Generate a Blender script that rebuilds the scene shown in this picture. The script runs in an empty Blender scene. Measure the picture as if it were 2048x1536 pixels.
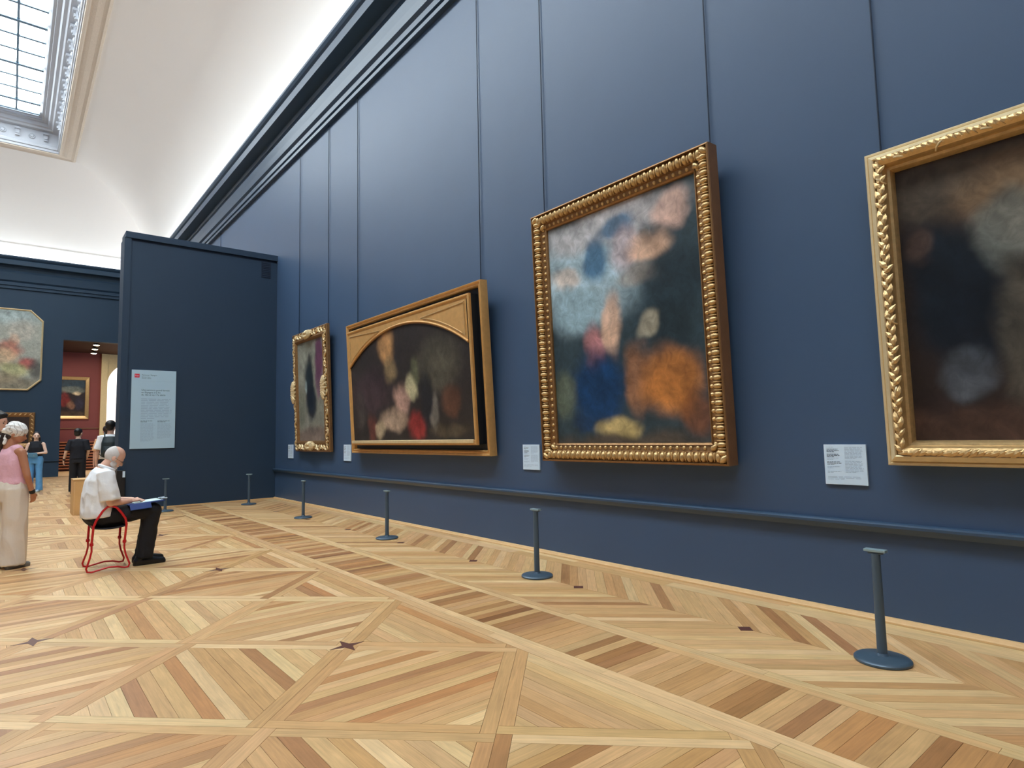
import bpy, bmesh, math, random
from mathutils import Vector, Matrix, Euler, noise as mnoise

random.seed(7)
PI = math.pi
SC = bpy.context.scene
COL = SC.collection

# ------------------------------------------------------------------ camera
CAM = Vector((-4.7023, 0.0, 1.3370))
F_PX, YAW, PITCH, ROLL = 1215.70, 0.691249, 0.082093, -0.021182
fw = Vector((math.sin(YAW) * math.cos(PITCH), math.cos(YAW) * math.cos(PITCH), math.sin(PITCH)))
r0 = Vector((math.cos(YAW), -math.sin(YAW), 0))
u0 = r0.cross(fw)
rt = math.cos(ROLL) * r0 + math.sin(ROLL) * u0
up = -math.sin(ROLL) * r0 + math.cos(ROLL) * u0
cd = bpy.data.cameras.new('camera')
cam = bpy.data.objects.new('camera', cd)
COL.objects.link(cam)
cd.sensor_fit = 'HORIZONTAL'
cd.sensor_width = 36.0
cd.lens = F_PX / 2048 * 36.0
cd.clip_end = 200
cam.matrix_world = Matrix(((rt.x, up.x, -fw.x, CAM.x), (rt.y, up.y, -fw.y, CAM.y), (rt.z, up.z, -fw.z, CAM.z), (0, 0, 0, 1)))
SC.camera = cam


def project(p):
    d = Vector(p) - CAM
    z = d.dot(fw)
    if z < 0.05:
        return None
    return (1024 + F_PX * d.dot(rt) / z, 768 - F_PX * d.dot(up) / z)


# ------------------------------------------------------------------ world, exposure
w = bpy.data.worlds.new('daylight_sky')
SC.world = w
w.use_nodes = True
w.node_tree.nodes['Background'].inputs[0].default_value = (0.62, 0.78, 1.0, 1)
w.node_tree.nodes['Background'].inputs[1].default_value = 1.0
SC.view_settings.view_transform = 'Standard'
SC.view_settings.look = 'None'
SC.view_settings.gamma = 1.0
SC.view_settings.use_curve_mapping = False
SC.view_settings.exposure = 0.6
SKYLIGHT_STRENGTH = 10.0
COVE_POWER = 7.0     # watts per metre of the lamp strip hidden on top of the cornice


def area_light(name, loc, rot, sx, sy, power, color):
    l = bpy.data.lights.new(name, 'AREA')
    l.shape = 'RECTANGLE'
    l.size, l.size_y, l.energy, l.color = sx, sy, power, color
    o = bpy.data.objects.new(name, l)
    COL.objects.link(o)
    o.location = loc
    o.rotation_euler = rot
    return o


# ------------------------------------------------------------------ helpers
def lin(c):
    return tuple(((x / 255.0) / 12.92 if x / 255.0 <= 0.04045 else ((x / 255.0 + 0.055) / 1.055) ** 2.4) for x in c)


def mat(name, rgb, rough=0.6, metal=0.0, spec=0.5, noise=0.0, nscale=8.0, bump=0.0, bscale=60.0, emit=None, coat=0.0, sheen=0.0):
    m = bpy.data.materials.new(name)
    m.use_nodes = True
    nt = m.node_tree
    b = nt.nodes['Principled BSDF']
    c = lin(rgb) + (1,)
    b.inputs['Base Color'].default_value = c
    b.inputs['Roughness'].default_value = rough
    b.inputs['Metallic'].default_value = metal
    b.inputs['Specular IOR Level'].default_value = spec
    b.inputs['Coat Weight'].default_value = coat
    b.inputs['Sheen Weight'].default_value = sheen
    if noise or bump:
        tc = nt.nodes.new('ShaderNodeTexCoord')
    if noise:
        n = nt.nodes.new('ShaderNodeTexNoise')
        n.inputs['Scale'].default_value = nscale
        n.inputs['Detail'].default_value = 5
        nt.links.new(tc.outputs['Object'], n.inputs['Vector'])
        mx = nt.nodes.new('ShaderNodeMix')
        mx.data_type = 'RGBA'
        mx.inputs['A'].default_value = tuple(x * (1 - noise) for x in c[:3]) + (1,)
        mx.inputs['B'].default_value = tuple(min(1, x * (1 + noise)) for x in c[:3]) + (1,)
        nt.links.new(n.outputs['Fac'], mx.inputs['Factor'])
        nt.links.new(mx.outputs['Result'], b.inputs['Base Color'])
    if bump:
        n2 = nt.nodes.new('ShaderNodeTexNoise')
        n2.inputs['Scale'].default_value = bscale
        n2.inputs['Detail'].default_value = 4
        nt.links.new(tc.outputs['Object'], n2.inputs['Vector'])
        bp = nt.nodes.new('ShaderNodeBump')
        bp.inputs['Strength'].default_value = bump
        bp.inputs['Distance'].default_value = 0.01
        nt.links.new(n2.outputs['Fac'], bp.inputs['Height'])
        nt.links.new(bp.outputs['Normal'], b.inputs['Normal'])
    if emit:
        b.inputs['Emission Color'].default_value = tuple(emit[0]) + (1,)
        b.inputs['Emission Strength'].default_value = emit[1]
    return m


def attr_mat(name, attr, rough, grain=0.0, spec=0.5, brush=0.0, coat=0.0):
    """colour from a per-piece attribute; grain runs along the piece's UV"""
    m = bpy.data.materials.new(name)
    m.use_nodes = True
    nt = m.node_tree
    b = nt.nodes['Principled BSDF']
    b.inputs['Roughness'].default_value = rough
    b.inputs['Specular IOR Level'].default_value = spec
    b.inputs['Coat Weight'].default_value = coat
    a = nt.nodes.new('ShaderNodeAttribute')
    a.attribute_name = attr
    out = a.outputs['Color']
    if grain:
        uv = nt.nodes.new('ShaderNodeUVMap')
        uv.uv_map = 'UVMap'
        mp = nt.nodes.new('ShaderNodeMapping')
        mp.inputs['Scale'].default_value = (2.2, 42, 1)
        nt.links.new(uv.outputs['UV'], mp.inputs['Vector'])
        n = nt.nodes.new('ShaderNodeTexNoise')
        n.inputs['Scale'].default_value = 1.6
        n.inputs['Detail'].default_value = 6
        n.inputs['Roughness'].default_value = 0.62
        n.inputs['Distortion'].default_value = 0.6
        nt.links.new(mp.outputs['Vector'], n.inputs['Vector'])
        mp2 = nt.nodes.new('ShaderNodeMapping')
        mp2.inputs['Scale'].default_value = (5, 9, 1)
        nt.links.new(uv.outputs['UV'], mp2.inputs['Vector'])
        n2 = nt.nodes.new('ShaderNodeTexNoise')
        n2.inputs['Scale'].default_value = 1.0
        n2.inputs['Detail'].default_value = 3
        nt.links.new(mp2.outputs['Vector'], n2.inputs['Vector'])
        ad = nt.nodes.new('ShaderNodeMath')
        ad.operation = 'MULTIPLY_ADD'
        ad.inputs[1].default_value = 0.5
        nt.links.new(n2.outputs['Fac'], ad.inputs[0])
        nt.links.new(n.outputs['Fac'], ad.inputs[2])
        mr = nt.nodes.new('ShaderNodeMapRange')
        mr.inputs['From Min'].default_value = 0.45
        mr.inputs['From Max'].default_value = 1.05
        mr.inputs['To Min'].default_value = 1 - grain
        mr.inputs['To Max'].default_value = 1 + grain * 0.6
        nt.links.new(ad.outputs[0], mr.inputs['Value'])
        vm = nt.nodes.new('ShaderNodeVectorMath')
        vm.operation = 'SCALE'
        nt.links.new(out, vm.inputs[0])
        nt.links.new(mr.outputs['Result'], vm.inputs['Scale'])
        out = vm.outputs[0]
        mr2 = nt.nodes.new('ShaderNodeMapRange')
        mr2.inputs['To Min'].default_value = rough + 0.08
        mr2.inputs['To Max'].default_value = rough - 0.06
        nt.links.new(n.outputs['Fac'], mr2.inputs['Value'])
        nt.links.new(mr2.outputs['Result'], b.inputs['Roughness'])
    if brush:
        tc = nt.nodes.new('ShaderNodeTexCoord')
        n = nt.nodes.new('ShaderNodeTexNoise')
        n.inputs['Scale'].default_value = 9
        n.inputs['Detail'].default_value = 8
        n.inputs['Roughness'].default_value = 0.65
        n.inputs['Distortion'].default_value = 1.5
        nt.links.new(tc.outputs['Object'], n.inputs['Vector'])
        mr = nt.nodes.new('ShaderNodeMapRange')
        mr.inputs['From Min'].default_value = 0.3
        mr.inputs['From Max'].default_value = 0.7
        mr.inputs['To Min'].default_value = 1 - brush
        mr.inputs['To Max'].default_value = 1 + brush
        nt.links.new(n.outputs['Fac'], mr.inputs['Value'])
        vm = nt.nodes.new('ShaderNodeVectorMath')
        vm.operation = 'SCALE'
        nt.links.new(out, vm.inputs[0])
        nt.links.new(mr.outputs['Result'], vm.inputs['Scale'])
        out = vm.outputs[0]
    nt.links.new(out, b.inputs['Base Color'])
    return m


def link(o, parent=None):
    COL.objects.link(o)
    if parent is not None:
        o.parent = parent
    return o


def raw(name, verts, faces, m, parent=None, smooth=False):
    me = bpy.data.meshes.new(name)
    me.from_pydata([tuple(v) for v in verts], [], faces)
    if m:
        me.materials.append(m)
    if smooth:
        me.polygons.foreach_set('use_smooth', [True] * len(me.polygons))
    me.update()
    return link(bpy.data.objects.new(name, me), parent)


class MB:
    def __init__(s):
        s.v, s.f = [], []

    def box(s, x0, x1, y0, y1, z0, z1):
        n = len(s.v)
        s.v += [(x0, y0, z0), (x1, y0, z0), (x1, y1, z0), (x0, y1, z0), (x0, y0, z1), (x1, y0, z1), (x1, y1, z1), (x0, y1, z1)]
        s.f += [tuple(n + i for i in q) for q in ((3, 2, 1, 0), (4, 5, 6, 7), (0, 1, 5, 4), (1, 2, 6, 5), (2, 3, 7, 6), (3, 0, 4, 7))]
        return s

    def tube(s, pts, r, seg=10, closed=False, caps=True):
        pts = [Vector(p) for p in pts]
        n0 = len(s.v)
        N = len(pts)
        prev = None
        for i, p in enumerate(pts):
            if closed:
                t = (pts[(i + 1) % N] - pts[i - 1]).normalized()
            else:
                t = (pts[min(i + 1, N - 1)] - pts[max(i - 1, 0)]).normalized()
            if prev is None:
                a = Vector((0, 0, 1)) if abs(t.z) < 0.9 else Vector((1, 0, 0))
                nrm = (a - t * a.dot(t)).normalized()
            else:
                nrm = (prev - t * prev.dot(t)).normalized()
            prev = nrm
            bn = t.cross(nrm)
            rr = r[i] if isinstance(r, (list, tuple)) else r
            for k in range(seg):
                a = 2 * PI * k / seg
                s.v.append(tuple(p + (nrm * math.cos(a) + bn * math.sin(a)) * rr))
        M = N if closed else N - 1
        for i in range(M):
            for k in range(seg):
                a, b = n0 + i * seg, n0 + ((i + 1) % N) * seg
                s.f.append((a + k, a + (k + 1) % seg, b + (k + 1) % seg, b + k))
        if caps and not closed:
            s.f.append(tuple(n0 + k for k in range(seg))[::-1])
            s.f.append(tuple(n0 + (N - 1) * seg + k for k in range(seg)))
        return s

    def lathe(s, prof, seg=32, c=(0, 0, 0)):
        n0 = len(s.v)
        for (r, z) in prof:
            for k in range(seg):
                a = 2 * PI * k / seg
                s.v.append((c[0] + r * math.cos(a), c[1] + r * math.sin(a), c[2] + z))
        for i in range(len(prof) - 1):
            for k in range(seg):
                a, b = n0 + i * seg, n0 + (i + 1) * seg
                s.f.append((a + k, a + (k + 1) % seg, b + (k + 1) % seg, b + k))
        s.f.append(tuple(n0 + k for k in range(seg))[::-1])
        s.f.append(tuple(n0 + (len(prof) - 1) * seg + k for k in range(seg)))
        return s

    def prism(s, poly, y0, y1):
        """polygon in xz extruded along y (ccw seen from -y)"""
        n = len(s.v)
        N = len(poly)
        s.v += [(x, y0, z) for x, z in poly] + [(x, y1, z) for x, z in poly]
        s.f.append(tuple(range(n, n + N)))
        s.f.append(tuple(range(n + 2 * N - 1, n + N - 1, -1)))
        for i in range(N):
            j = (i + 1) % N
            s.f.append((n + j, n + i, n + N + i, n + N + j))
        return s

    def build(s, name, m, parent=None, smooth=False, bevel=0.0, angle=40):
        o = raw(name, s.v, s.f, m, parent, smooth)
        me = o.data
        if smooth:
            me.set_sharp_from_angle(angle=math.radians(angle))
        if bevel:
            bm = bmesh.new()
            bm.from_mesh(me)
            bmesh.ops.recalc_face_normals(bm, faces=bm.faces)
            es = [e for e in bm.edges if len(e.link_faces) == 2 and e.calc_face_angle(0) > 0.6]
            bmesh.ops.bevel(bm, geom=es, offset=bevel, segments=2, profile=0.5, affect='EDGES', clamp_overlap=True)
            bm.to_mesh(me)
            bm.free()
        return o


def fixn(o):
    bm = bmesh.new()
    bm.from_mesh(o.data)
    bmesh.ops.recalc_face_normals(bm, faces=bm.faces)
    bm.to_mesh(o.data)
    bm.free()
    return o


def empty(name, loc, rot=(0, 0, 0), label=None, cat=None, group=None):
    o = bpy.data.objects.new(name, None)
    o.empty_display_size = 0.1
    link(o)
    o.location = loc
    o.rotation_euler = rot
    if label:
        tag(o, label, cat, group)
    return o


def tag(o, label, cat, group=None):
    o['label'] = label
    o['category'] = cat
    if group:
        o['group'] = group
    return o


def struct(o, label=None):
    o['kind'] = 'structure'
    if label:
        o['label'] = label
    return o


def inst(src, parent, name=None, loc=None, rot=None, scale=None, matrix=None):
    o = bpy.data.objects.new(name or src.name.split('.')[0], src if isinstance(src, bpy.types.Mesh) else src.data)
    link(o, parent)
    if matrix is not None:
        o.matrix_basis = matrix
    else:
        if loc is not None:
            o.location = loc
        if rot is not None:
            o.rotation_euler = rot
        if scale is not None:
            o.scale = scale
    return o


def dup(root, loc, rotz, label):
    r = root.copy()
    COL.objects.link(r)
    r.location = loc
    r.rotation_euler = (0, 0, rotz)
    r['label'] = label
    for ch in list(root.children):
        c = ch.copy()
        COL.objects.link(c)
        c.parent = r
    return r


# ------------------------------------------------------------------ materials
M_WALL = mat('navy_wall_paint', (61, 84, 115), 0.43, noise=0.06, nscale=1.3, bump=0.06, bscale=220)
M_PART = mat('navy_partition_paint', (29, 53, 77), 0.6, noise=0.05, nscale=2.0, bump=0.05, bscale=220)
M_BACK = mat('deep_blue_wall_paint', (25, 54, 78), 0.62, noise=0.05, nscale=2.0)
M_TRIM = mat('navy_trim_gloss', (54, 76, 100), 0.36)
M_WHITE = mat('white_plaster', (226, 221, 216), 0.8, noise=0.015, nscale=0.6)
M_STUCCO = mat('white_stucco', (176, 178, 184), 0.75, bump=0.2, bscale=30)
M_BEIGE = mat('beige_stucco_relief', (212, 198, 182), 0.8, noise=0.06, nscale=10, bump=0.9, bscale=22)
M_BAR = mat('steel_glazing_bar', (96, 120, 140), 0.5)
M_PANE = mat('daylit_frosted_pane', (225, 245, 250), 0.4, emit=((0.88, 0.97, 1.0), SKYLIGHT_STRENGTH))
M_RED = mat('oxblood_wall', (128, 64, 60), 0.7, noise=0.06, nscale=3)
M_BROWNCEIL = mat('dark_brown_ceiling', (66, 42, 34), 0.8)
M_CREAM = mat('cream_stone', (222, 200, 150), 0.6, noise=0.12, nscale=14)
M_PLANK = attr_mat('oak_parquet', 'tint', 0.42, grain=0.26, spec=0.5)
M_GAP = mat('dark_joint_subfloor', (70, 46, 28), 0.9)
M_OAK = mat('oak_trim', (222, 182, 130), 0.45, noise=0.12, nscale=20)
M_STAR = mat('dark_walnut_inlay', (96, 56, 46), 0.4, noise=0.15, nscale=40)
M_GOLD = mat('gilt_wood', (208, 174, 122), 0.34, 0.6, noise=0.3, nscale=30, bump=0.25, bscale=70)
M_GOLDP = mat('pale_gilt_wood', (226, 204, 160), 0.42, 0.35, noise=0.14, nscale=24, bump=0.1, bscale=60)
M_GOLDD = mat('antique_gilt', (150, 112, 72), 0.42, 0.6, noise=0.35, nscale=26, bump=0.3, bscale=60)
M_GOLDW = mat('warm_gilt_panel', (216, 168, 104), 0.46, 0.4, noise=0.16, nscale=16, bump=0.12, bscale=50)
M_BROWNW = mat('brown_frame_side', (128, 92, 62), 0.55, noise=0.25, nscale=9, bump=0.15)
M_BLACKBOX = mat('black_shadow_box', (20, 26, 34), 0.5)
M_CANVAS = attr_mat('oil_paint', 'Col', 0.42, brush=0.25, spec=0.35)
M_POST = mat('slate_blue_metal', (76, 96, 114), 0.36, 0.25)
M_CAPM = mat('pale_metal_cap', (150, 176, 186), 0.35, 0.4)
M_LABEL = mat('white_label_card', (208, 230, 250), 0.5)
M_INK = mat('grey_print', (150, 172, 198), 0.6)
M_INKD = mat('dark_print', (70, 84, 104), 0.6)
M_REDLOGO = mat('red_logo', (214, 40, 70), 0.5)
M_PANEL = mat('pale_blue_panel', (172, 202, 222), 0.5)
M_WIRE = mat('dark_steel_wire', (24, 40, 62), 0.5, 0.3)
M_VENT = mat('dark_vent', (14, 34, 58), 0.6)

# ------------------------------------------------------------------ room shell
XW, YB, YF = -11.1, 31.0, -8.0          # left wall, back wall, wall behind the camera
PY0, PY1, PX = 14.20, 14.70, -3.02      # partition


def wallbox(name, m, *b):
    return struct(MB().box(*b).build(name, m))


wallbox('wall_right', M_WALL, 0, 0.3, YF, YB, -0.05, 8.9)
wallbox('wall_left', M_WALL, XW - 0.3, XW, YF, YB, -0.05, 8.9)
wallbox('wall_front', M_WALL, XW - 0.3, 0.3, YF - 0.3, YF, -0.05, 8.9)
DX0, DX1, DZ = -3.10, -0.70, 5.62
b = MB()
b.box(XW - 0.3, DX0, YB, YB + 0.35, -0.05, 8.9)
b.box(DX1, 0.3, YB, YB + 0.35, -0.05, 8.9)
b.box(DX0, DX1, YB, YB + 0.35, DZ, 8.9)
struct(b.build('wall_back', M_BACK))

CPROF = [(0, 7.52), (.075, 7.53), (.075, 7.60), (.03, 7.61), (.03, 7.65), (.08, 7.66), (.08, 7.76), (.03, 7.78), (.03, 7.80), (.09, 7.86),
         (.105, 8.0), (.13, 8.17), (.10, 8.19), (.07, 8.26), (.07, 8.36), (.10, 8.43), (.36, 8.44), (.36, 8.62), (.34, 8.64), (.385, 8.68), (.42, 8.73), (.42, 8.78), (.39, 8.79), (.36, 8.72), (0, 8.72)]


def side_pt(side, p, z, e):
    """side of the room, inset p, height z; e 0/1 the two mitred ends"""
    if side == 'right':
        return (-p, (YF + p) if e == 0 else (YB - p), z)
    if side == 'back':
        return ((-p) if e == 0 else (XW + p), YB - p, z)
    if side == 'left':
        return (XW + p, (YB - p) if e == 0 else (YF + p), z)
    return ((XW + p) if e == 0 else (-p), YF + p, z)


def loft(prof, sides, name, m, parent=None, smooth=False, angle=30):
    v, f = [], []
    for sd in sides:
        n = len(v)
        for (p, z) in prof:
            v.append(side_pt(sd, p, z, 0))
            v.append(side_pt(sd, p, z, 1))
        for i in range(len(prof) - 1):
            a = n + 2 * i
            f.append((a, a + 1, a + 3, a + 2))
    o = raw(name, v, f, m, parent, smooth)
    if smooth:
        o.data.set_sharp_from_angle(angle=math.radians(angle))
    return o


for i, sd in enumerate(('right', 'back', 'left', 'front')):
    struct(loft(CPROF, [sd], 'trim_%d' % (i + 1), M_TRIM if sd != 'back' else M_BACK))
# small ridge running along the foot of the vault over the far wall
struct(loft([(.13, 9.28), (.168, 9.30), (.168, 9.34), (.14, 9.37)], ['back'], 'trim_5', M_WHITE))
# chair rail
RAIL = [(0, .60), (.035, .605), (.05, .625), (.062, .645), (.062, .662), (.05, .672), (0, .675)]
v, f = [], []
for (p, z) in RAIL:
    v += [(-p, YF, z), (-p, YB, z)]
for i in range(len(RAIL) - 1):
    f.append((2 * i, 2 * i + 1, 2 * i + 3, 2 * i + 2))
struct(raw('trim_6', v, f, M_TRIM, smooth=False))
v, f = [], []
for (p, z) in RAIL:
    v += [(DX0, YB - p, z), (XW, YB - p, z)]
for i in range(len(RAIL) - 1):
    f.append((2 * i, 2 * i + 1, 2 * i + 3, 2 * i + 2))
struct(raw('trim_7', v, f, M_BACK))

# vaulted ceiling
SKP, SKZ = 3.14, 12.10
cv = []
for k in range(25):
    t = k / 24 * PI / 2
    cv.append((.10 + (SKP - .10) * (1 - math.cos(t)), 8.72 + (SKZ - 8.72) * math.sin(t)))
struct(loft(cv, ['right', 'back', 'left', 'front'], 'ceiling', M_WHITE, smooth=True))

# skylight
GZ = 12.95
win = struct(loft([(3.62, 12.02), (3.66, 12.04), (3.66, 12.12), (3.70, 12.14), (3.70, 12.22), (3.66, 12.26), (3.70, 12.72), (3.86, 12.74), (3.90, 12.80), (3.98, 12.82), (4.02, 12.92), (4.12, 12.93), (4.13, 12.96), (4.20, 12.96), (4.20, 13.02), (4.29, 13.02)],
                  ['right', 'back', 'left', 'front'], 'window_1', M_STUCCO))
win['label'] = 'long glazed skylight with white stucco surround'
loft([(3.10, 12.10), (3.12, 12.05), (3.18, 12.02), (3.22, 12.05), (3.26, 12.07), (3.40, 12.045), (3.52, 12.07), (3.56, 12.02), (3.62, 12.00), (3.64, 12.04)],
     ['right', 'back', 'left', 'front'], 'relief_moulding', M_BEIGE, win)
gx0, gx1 = -4.27, XW + 4.27
gy1 = 26.40
ncol = 4
cwid = (gx0 - gx1) / ncol
rows = [26.40 - 0.825 * k for k in range(0, 37)]
pm = MB().box(-cwid / 2 + .012, cwid / 2 - .012, -0.825 / 2 + .012, 0.825 / 2 - .012, 0.0, 0.012).build('pane', M_PANE, win)
me_pane = pm.data
first = True
for r in range(len(rows) - 1):
    yc = (rows[r] + rows[r + 1]) / 2
    for c in range(ncol):
        xc = gx0 - cwid * (c + .5)
        if first:
            pm.location = (xc, yc, GZ + .02)
            first = False
        else:
            inst(me_pane, win, 'pane', (xc, yc, GZ + .02))
for c in range(1, ncol):
    x = gx0 - cwid * c
    MB().box(x - .028, x + .028, rows[-1], rows[0], GZ - .03, GZ + .035).build('glazing_bar', M_BAR, win)
for r, y in enumerate(rows):
    thick = 0.06 if r % 3 == 1 else 0.04
    MB().box(gx1, gx0, y - thick, y + thick, GZ - (.05 if r % 3 == 1 else .025), GZ + .035).build('glazing_bar', M_BAR, win)
# console brackets (stepped blocks) and rosettes round the recess
bb = MB()
bb.box(-.06, .06, 0, .05, -.12, .14)
bb.box(-.075, .075, 0, .12, .10, .17)
bb.box(-.05, .05, .05, .09, -.06, .02)
bb.box(-.05, .05, .05, .07, -.12, -.09)
br = bb.build('bracket', M_STUCCO, win)
brm = br.data
br.location = (-3.70, 26.04, 12.50)
br.rotation_euler = (0, 0, PI / 2)
y = 26.04 - .81
while y > -4:
    inst(brm, win, 'bracket', (-3.70, y, 12.50), (0, 0, PI / 2))
    y -= .81
x = -4.05
ros = MB().lathe([(.0, 0), (.10, 0), (.10, .02), (.085, .035), (.06, .02), (.045, .05), (.0, .055)], 14).build('rosette', M_STUCCO, win)
rosm = ros.data
ros.location = (-4.45, YB - 3.68, 12.48)
ros.rotation_euler = (PI / 2, 0, 0)
while x > XW + 3.8:
    inst(brm, win, 'bracket', (x, YB - 3.69, 12.50), (0, 0, PI))
    if x < -4.5:
        inst(rosm, win, 'rosette', (x - .40, YB - 3.68, 12.48), (PI / 2, 0, 0))
    x -= .81
y = 25.64
while y > 15:
    inst(rosm, win, 'rosette', (-3.685, y, 12.48), (PI / 2, 0, PI / 2 * 3))
    y -= .81

# lamp strips lying on top of the cornice, out of sight, washing the foot of the vault
for nm, cx_, cy_, lx, ly in (('cove_lamp_right', -.26, (YF + YB) / 2, .16, YB - YF - 1), ('cove_lamp_left', XW + .26, (YF + YB) / 2, .16, YB - YF - 1),
                             ('cove_lamp_back', XW / 2, YB - .26, -XW - 1, .16), ('cove_lamp_front', XW / 2, YF + .26, -XW - 1, .16)):
    area_light(nm, (cx_, cy_, 8.75), (PI, 0, 0), lx, ly, COVE_POWER * max(lx, ly), (0.84, 0.93, 1.0))

# ------------------------------------------------------------------ partition
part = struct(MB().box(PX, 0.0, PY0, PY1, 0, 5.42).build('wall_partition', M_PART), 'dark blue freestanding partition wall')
MB().box(PX - .0, 0.0, PY0 - .035, PY1 + .02, 5.475, 5.60).build('cap_rail', M_PART, part)
MB().box(PX + .10, 0.0, PY0 + .02, PY1 - .02, 5.41, 5.48).build('shadow_gap', M_VENT, part)
MB().box(PX - .02, PX + .10, PY0 - .02, PY1 + .0, 0, 5.475).build('end_post', M_PART, part)
b = MB()
b.box(-.36, -.15, PY0 - .006, PY0, 5.04, 5.43)
for k in range(9):
    b.box(-.345, -.165, PY0 - .014, PY0 - .004, 5.06 + k * .04, 5.08 + k * .04)
b.build('vent_grille', M_VENT, part)
MB().box(PX, 0, PY0 - .03, PY0, 0.001, .022).build('floor_strip', M_OAK, part)

# ------------------------------------------------------------------ floor
fl = MB()
fl.box(XW - .3, 0, YF, YB + .4, -.06, -.011)
floor = struct(fl.build('floor', M_GAP))
# boarded areas no plank is laid out for (behind the camera and far left)
MB().box(XW, -6.45, YF, YB, -.011, 0).build('boarding', M_OAK, floor)
MB().box(-6.45, 0, YF, -1.6, -.011, 0).build('boarding', M_OAK, floor)

S0 = Vector((-2.9709, 3.8143))
S = 0.77858
WB = 0.075
E1 = Vector((S, -S))
E2 = Vector((S, S))
XB = -2.196
GAP = 0.0009
PIECES = []   # (polygon, direction, tint, name)


def clip(poly, n, d):
    """keep the part with n.p <= d"""
    out = []
    N = len(poly)
    for i in range(N):
        a, c = poly[i], poly[(i + 1) % N]
        da, dc = n.dot(a) - d, n.dot(c) - d
        if da <= 0:
            out.append(a)
        if (da < 0 < dc) or (dc < 0 < da):
            t = da / (da - dc)
            out.append(a + (c - a) * t)
    return out


def area(p):
    return abs(sum(p[i].x * p[(i + 1) % len(p)].y - p[(i + 1) % len(p)].x * p[i].y for i in range(len(p)))) / 2


PAL = {'l': (226, 190, 139), 'm': (214, 171, 119), 't': (203, 157, 105), 'b': (176, 127, 82), 'd': (148, 100, 64), 'g': (206, 165, 117), 'o': (194, 140, 88)}


def tint(weights):
    ks, ws = zip(*weights.items())
    c = PAL[random.choices(ks, ws)[0]]
    j = random.uniform(-7, 7)
    return lin(tuple(max(0, min(255, x + j + random.uniform(-2, 2))) for x in c))


def add(poly, d, tn, name='plank'):
    if len(poly) < 3 or area(poly) < 2e-4:
        return
    PIECES.append((poly, d, tn, name))


def clip_main(poly):
    poly = clip(poly, Vector((1, 0)), XB - GAP)
    if len(poly) > 2:
        poly = clip(poly, Vector((0, -1)), 1.6)
    if len(poly) > 2:
        poly = clip(poly, Vector((0, 1)), YB - .01)
    if len(poly) > 2:
        poly = clip(poly, Vector((-1, 0)), 6.45)
    return poly


d1, d2 = E1.normalized(), E2.normalized()
W1 = {'m': 4, 'l': 3, 't': 2.2, 'b': 1.0, 'g': 1.2, 'o': .6}
W2 = {'m': 4, 'l': 2, 't': 3, 'b': 1.3, 'g': .8, 'o': 1.0, 'd': .15}
for i in range(-30, 9):
    for j in range(-12, 30):
        c = S0 + E1 * (i + .5) + E2 * (j + .5)
        if c.x - S > XB or c.x + S < -6.45 or c.y + S < -1.6 or c.y - S > YB:
            continue
        hw = E1.length / 2 - WB - GAP
        base = [c + d1 * (a * hw) + d2 * (bq * hw) for a, bq in ((-1, -1), (1, -1), (1, 1), (-1, 1))]
        along = Vector((0, 1)) if (i + j) % 2 == 0 else Vector((1, 0))
        nn = Vector((-along.y, along.x))
        R = hw * math.sqrt(2)
        pw = 0.0825
        o = c.dot(nn) - R - random.uniform(0, pw)
        while o < c.dot(nn) + R:
            wd = pw * random.uniform(.97, 1.03)
            pl = clip(base, nn, o + wd - GAP)
            if len(pl) > 2:
                pl = clip(pl, -nn, -(o + GAP))
            if len(pl) > 2:
                pl = clip_main(pl)
            add(pl, along, tint(W1 if (i + j) % 2 == 0 else W2))
            o += wd
# double bands along the lattice lines, pinwheel crossings
for i in range(-30, 9):
    for j in range(-12, 30):
        P = S0 + E1 * i + E2 * j
        if P.x - S > XB or P.x + S < -6.45 or P.y + S < -1.6 or P.y - S > YB:
            continue
        star = (i % 2 == 0 and j % 2 == 0)
        for a, E, wt in ((d1, E1, {'l': 5, 'm': 2, 'g': 1}), (d2, E2, {'t': 4, 'm': 2, 'b': 2})):  # pale and tan tints put direction-dependent sheen into the plank colour
            n = Vector((-a.y, a.x))
            for sgn in (1, -1):
                # from P outward along a: left plank starts at the centre, right one behind the cross band; the far end the other way round
                s0 = 0 if sgn == 1 else WB
                s1 = E.length - (WB if sgn == 1 else 0)
                pl = [P + a * (s0 + GAP) + n * (sgn * GAP), P + a * (s1 - GAP) + n * (sgn * GAP), P + a * (s1 - GAP) + n * (sgn * (WB - GAP)), P + a * (s0 + GAP) + n * (sgn * (WB - GAP))]
                if sgn == -1:
                    pl = pl[::-1]
                add(clip_main(pl), a, tint(wt))
STARS = [(S0 + E1 * i + E2 * j) for i in range(-30, 9, 1) for j in range(-12, 30) if i % 2 == 0 and j % 2 == 0]


def rect(x0, x1, y0, y1, wt, along=Vector((0, 1))):
    add([Vector((x0 + GAP, y0 + GAP)), Vector((x1 - GAP, y0 + GAP)), Vector((x1 - GAP, y1 - GAP)), Vector((x0 + GAP, y1 - GAP))], along, tint(wt))


def strip(x0, x1, wt, lo=1.3, hi=2.4):
    y = -1.6
    while y < YB - .02:
        y1 = min(YB - .01, y + random.uniform(lo, hi))
        rect(x0, x1, y, y1, wt)
        y = y1


LT = {'l': 5, 'm': 2, 'g': 1}
strip(-2.196, -2.120, LT)
strip(-2.120, -2.042, LT)
y = -1.6
while y < YB - .02:
    y1 = min(YB - .01, y + .0825 * random.uniform(.97, 1.03))
    rect(-2.042, -1.551, y, y1, {'b': 4, 't': 4, 'd': .8, 'm': 2, 'g': 1, 'o': 1.5}, Vector((1, 0)))
    y = y1
strip(-1.551, -1.487, LT)
strip(-1.487, -1.415, LT)
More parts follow.
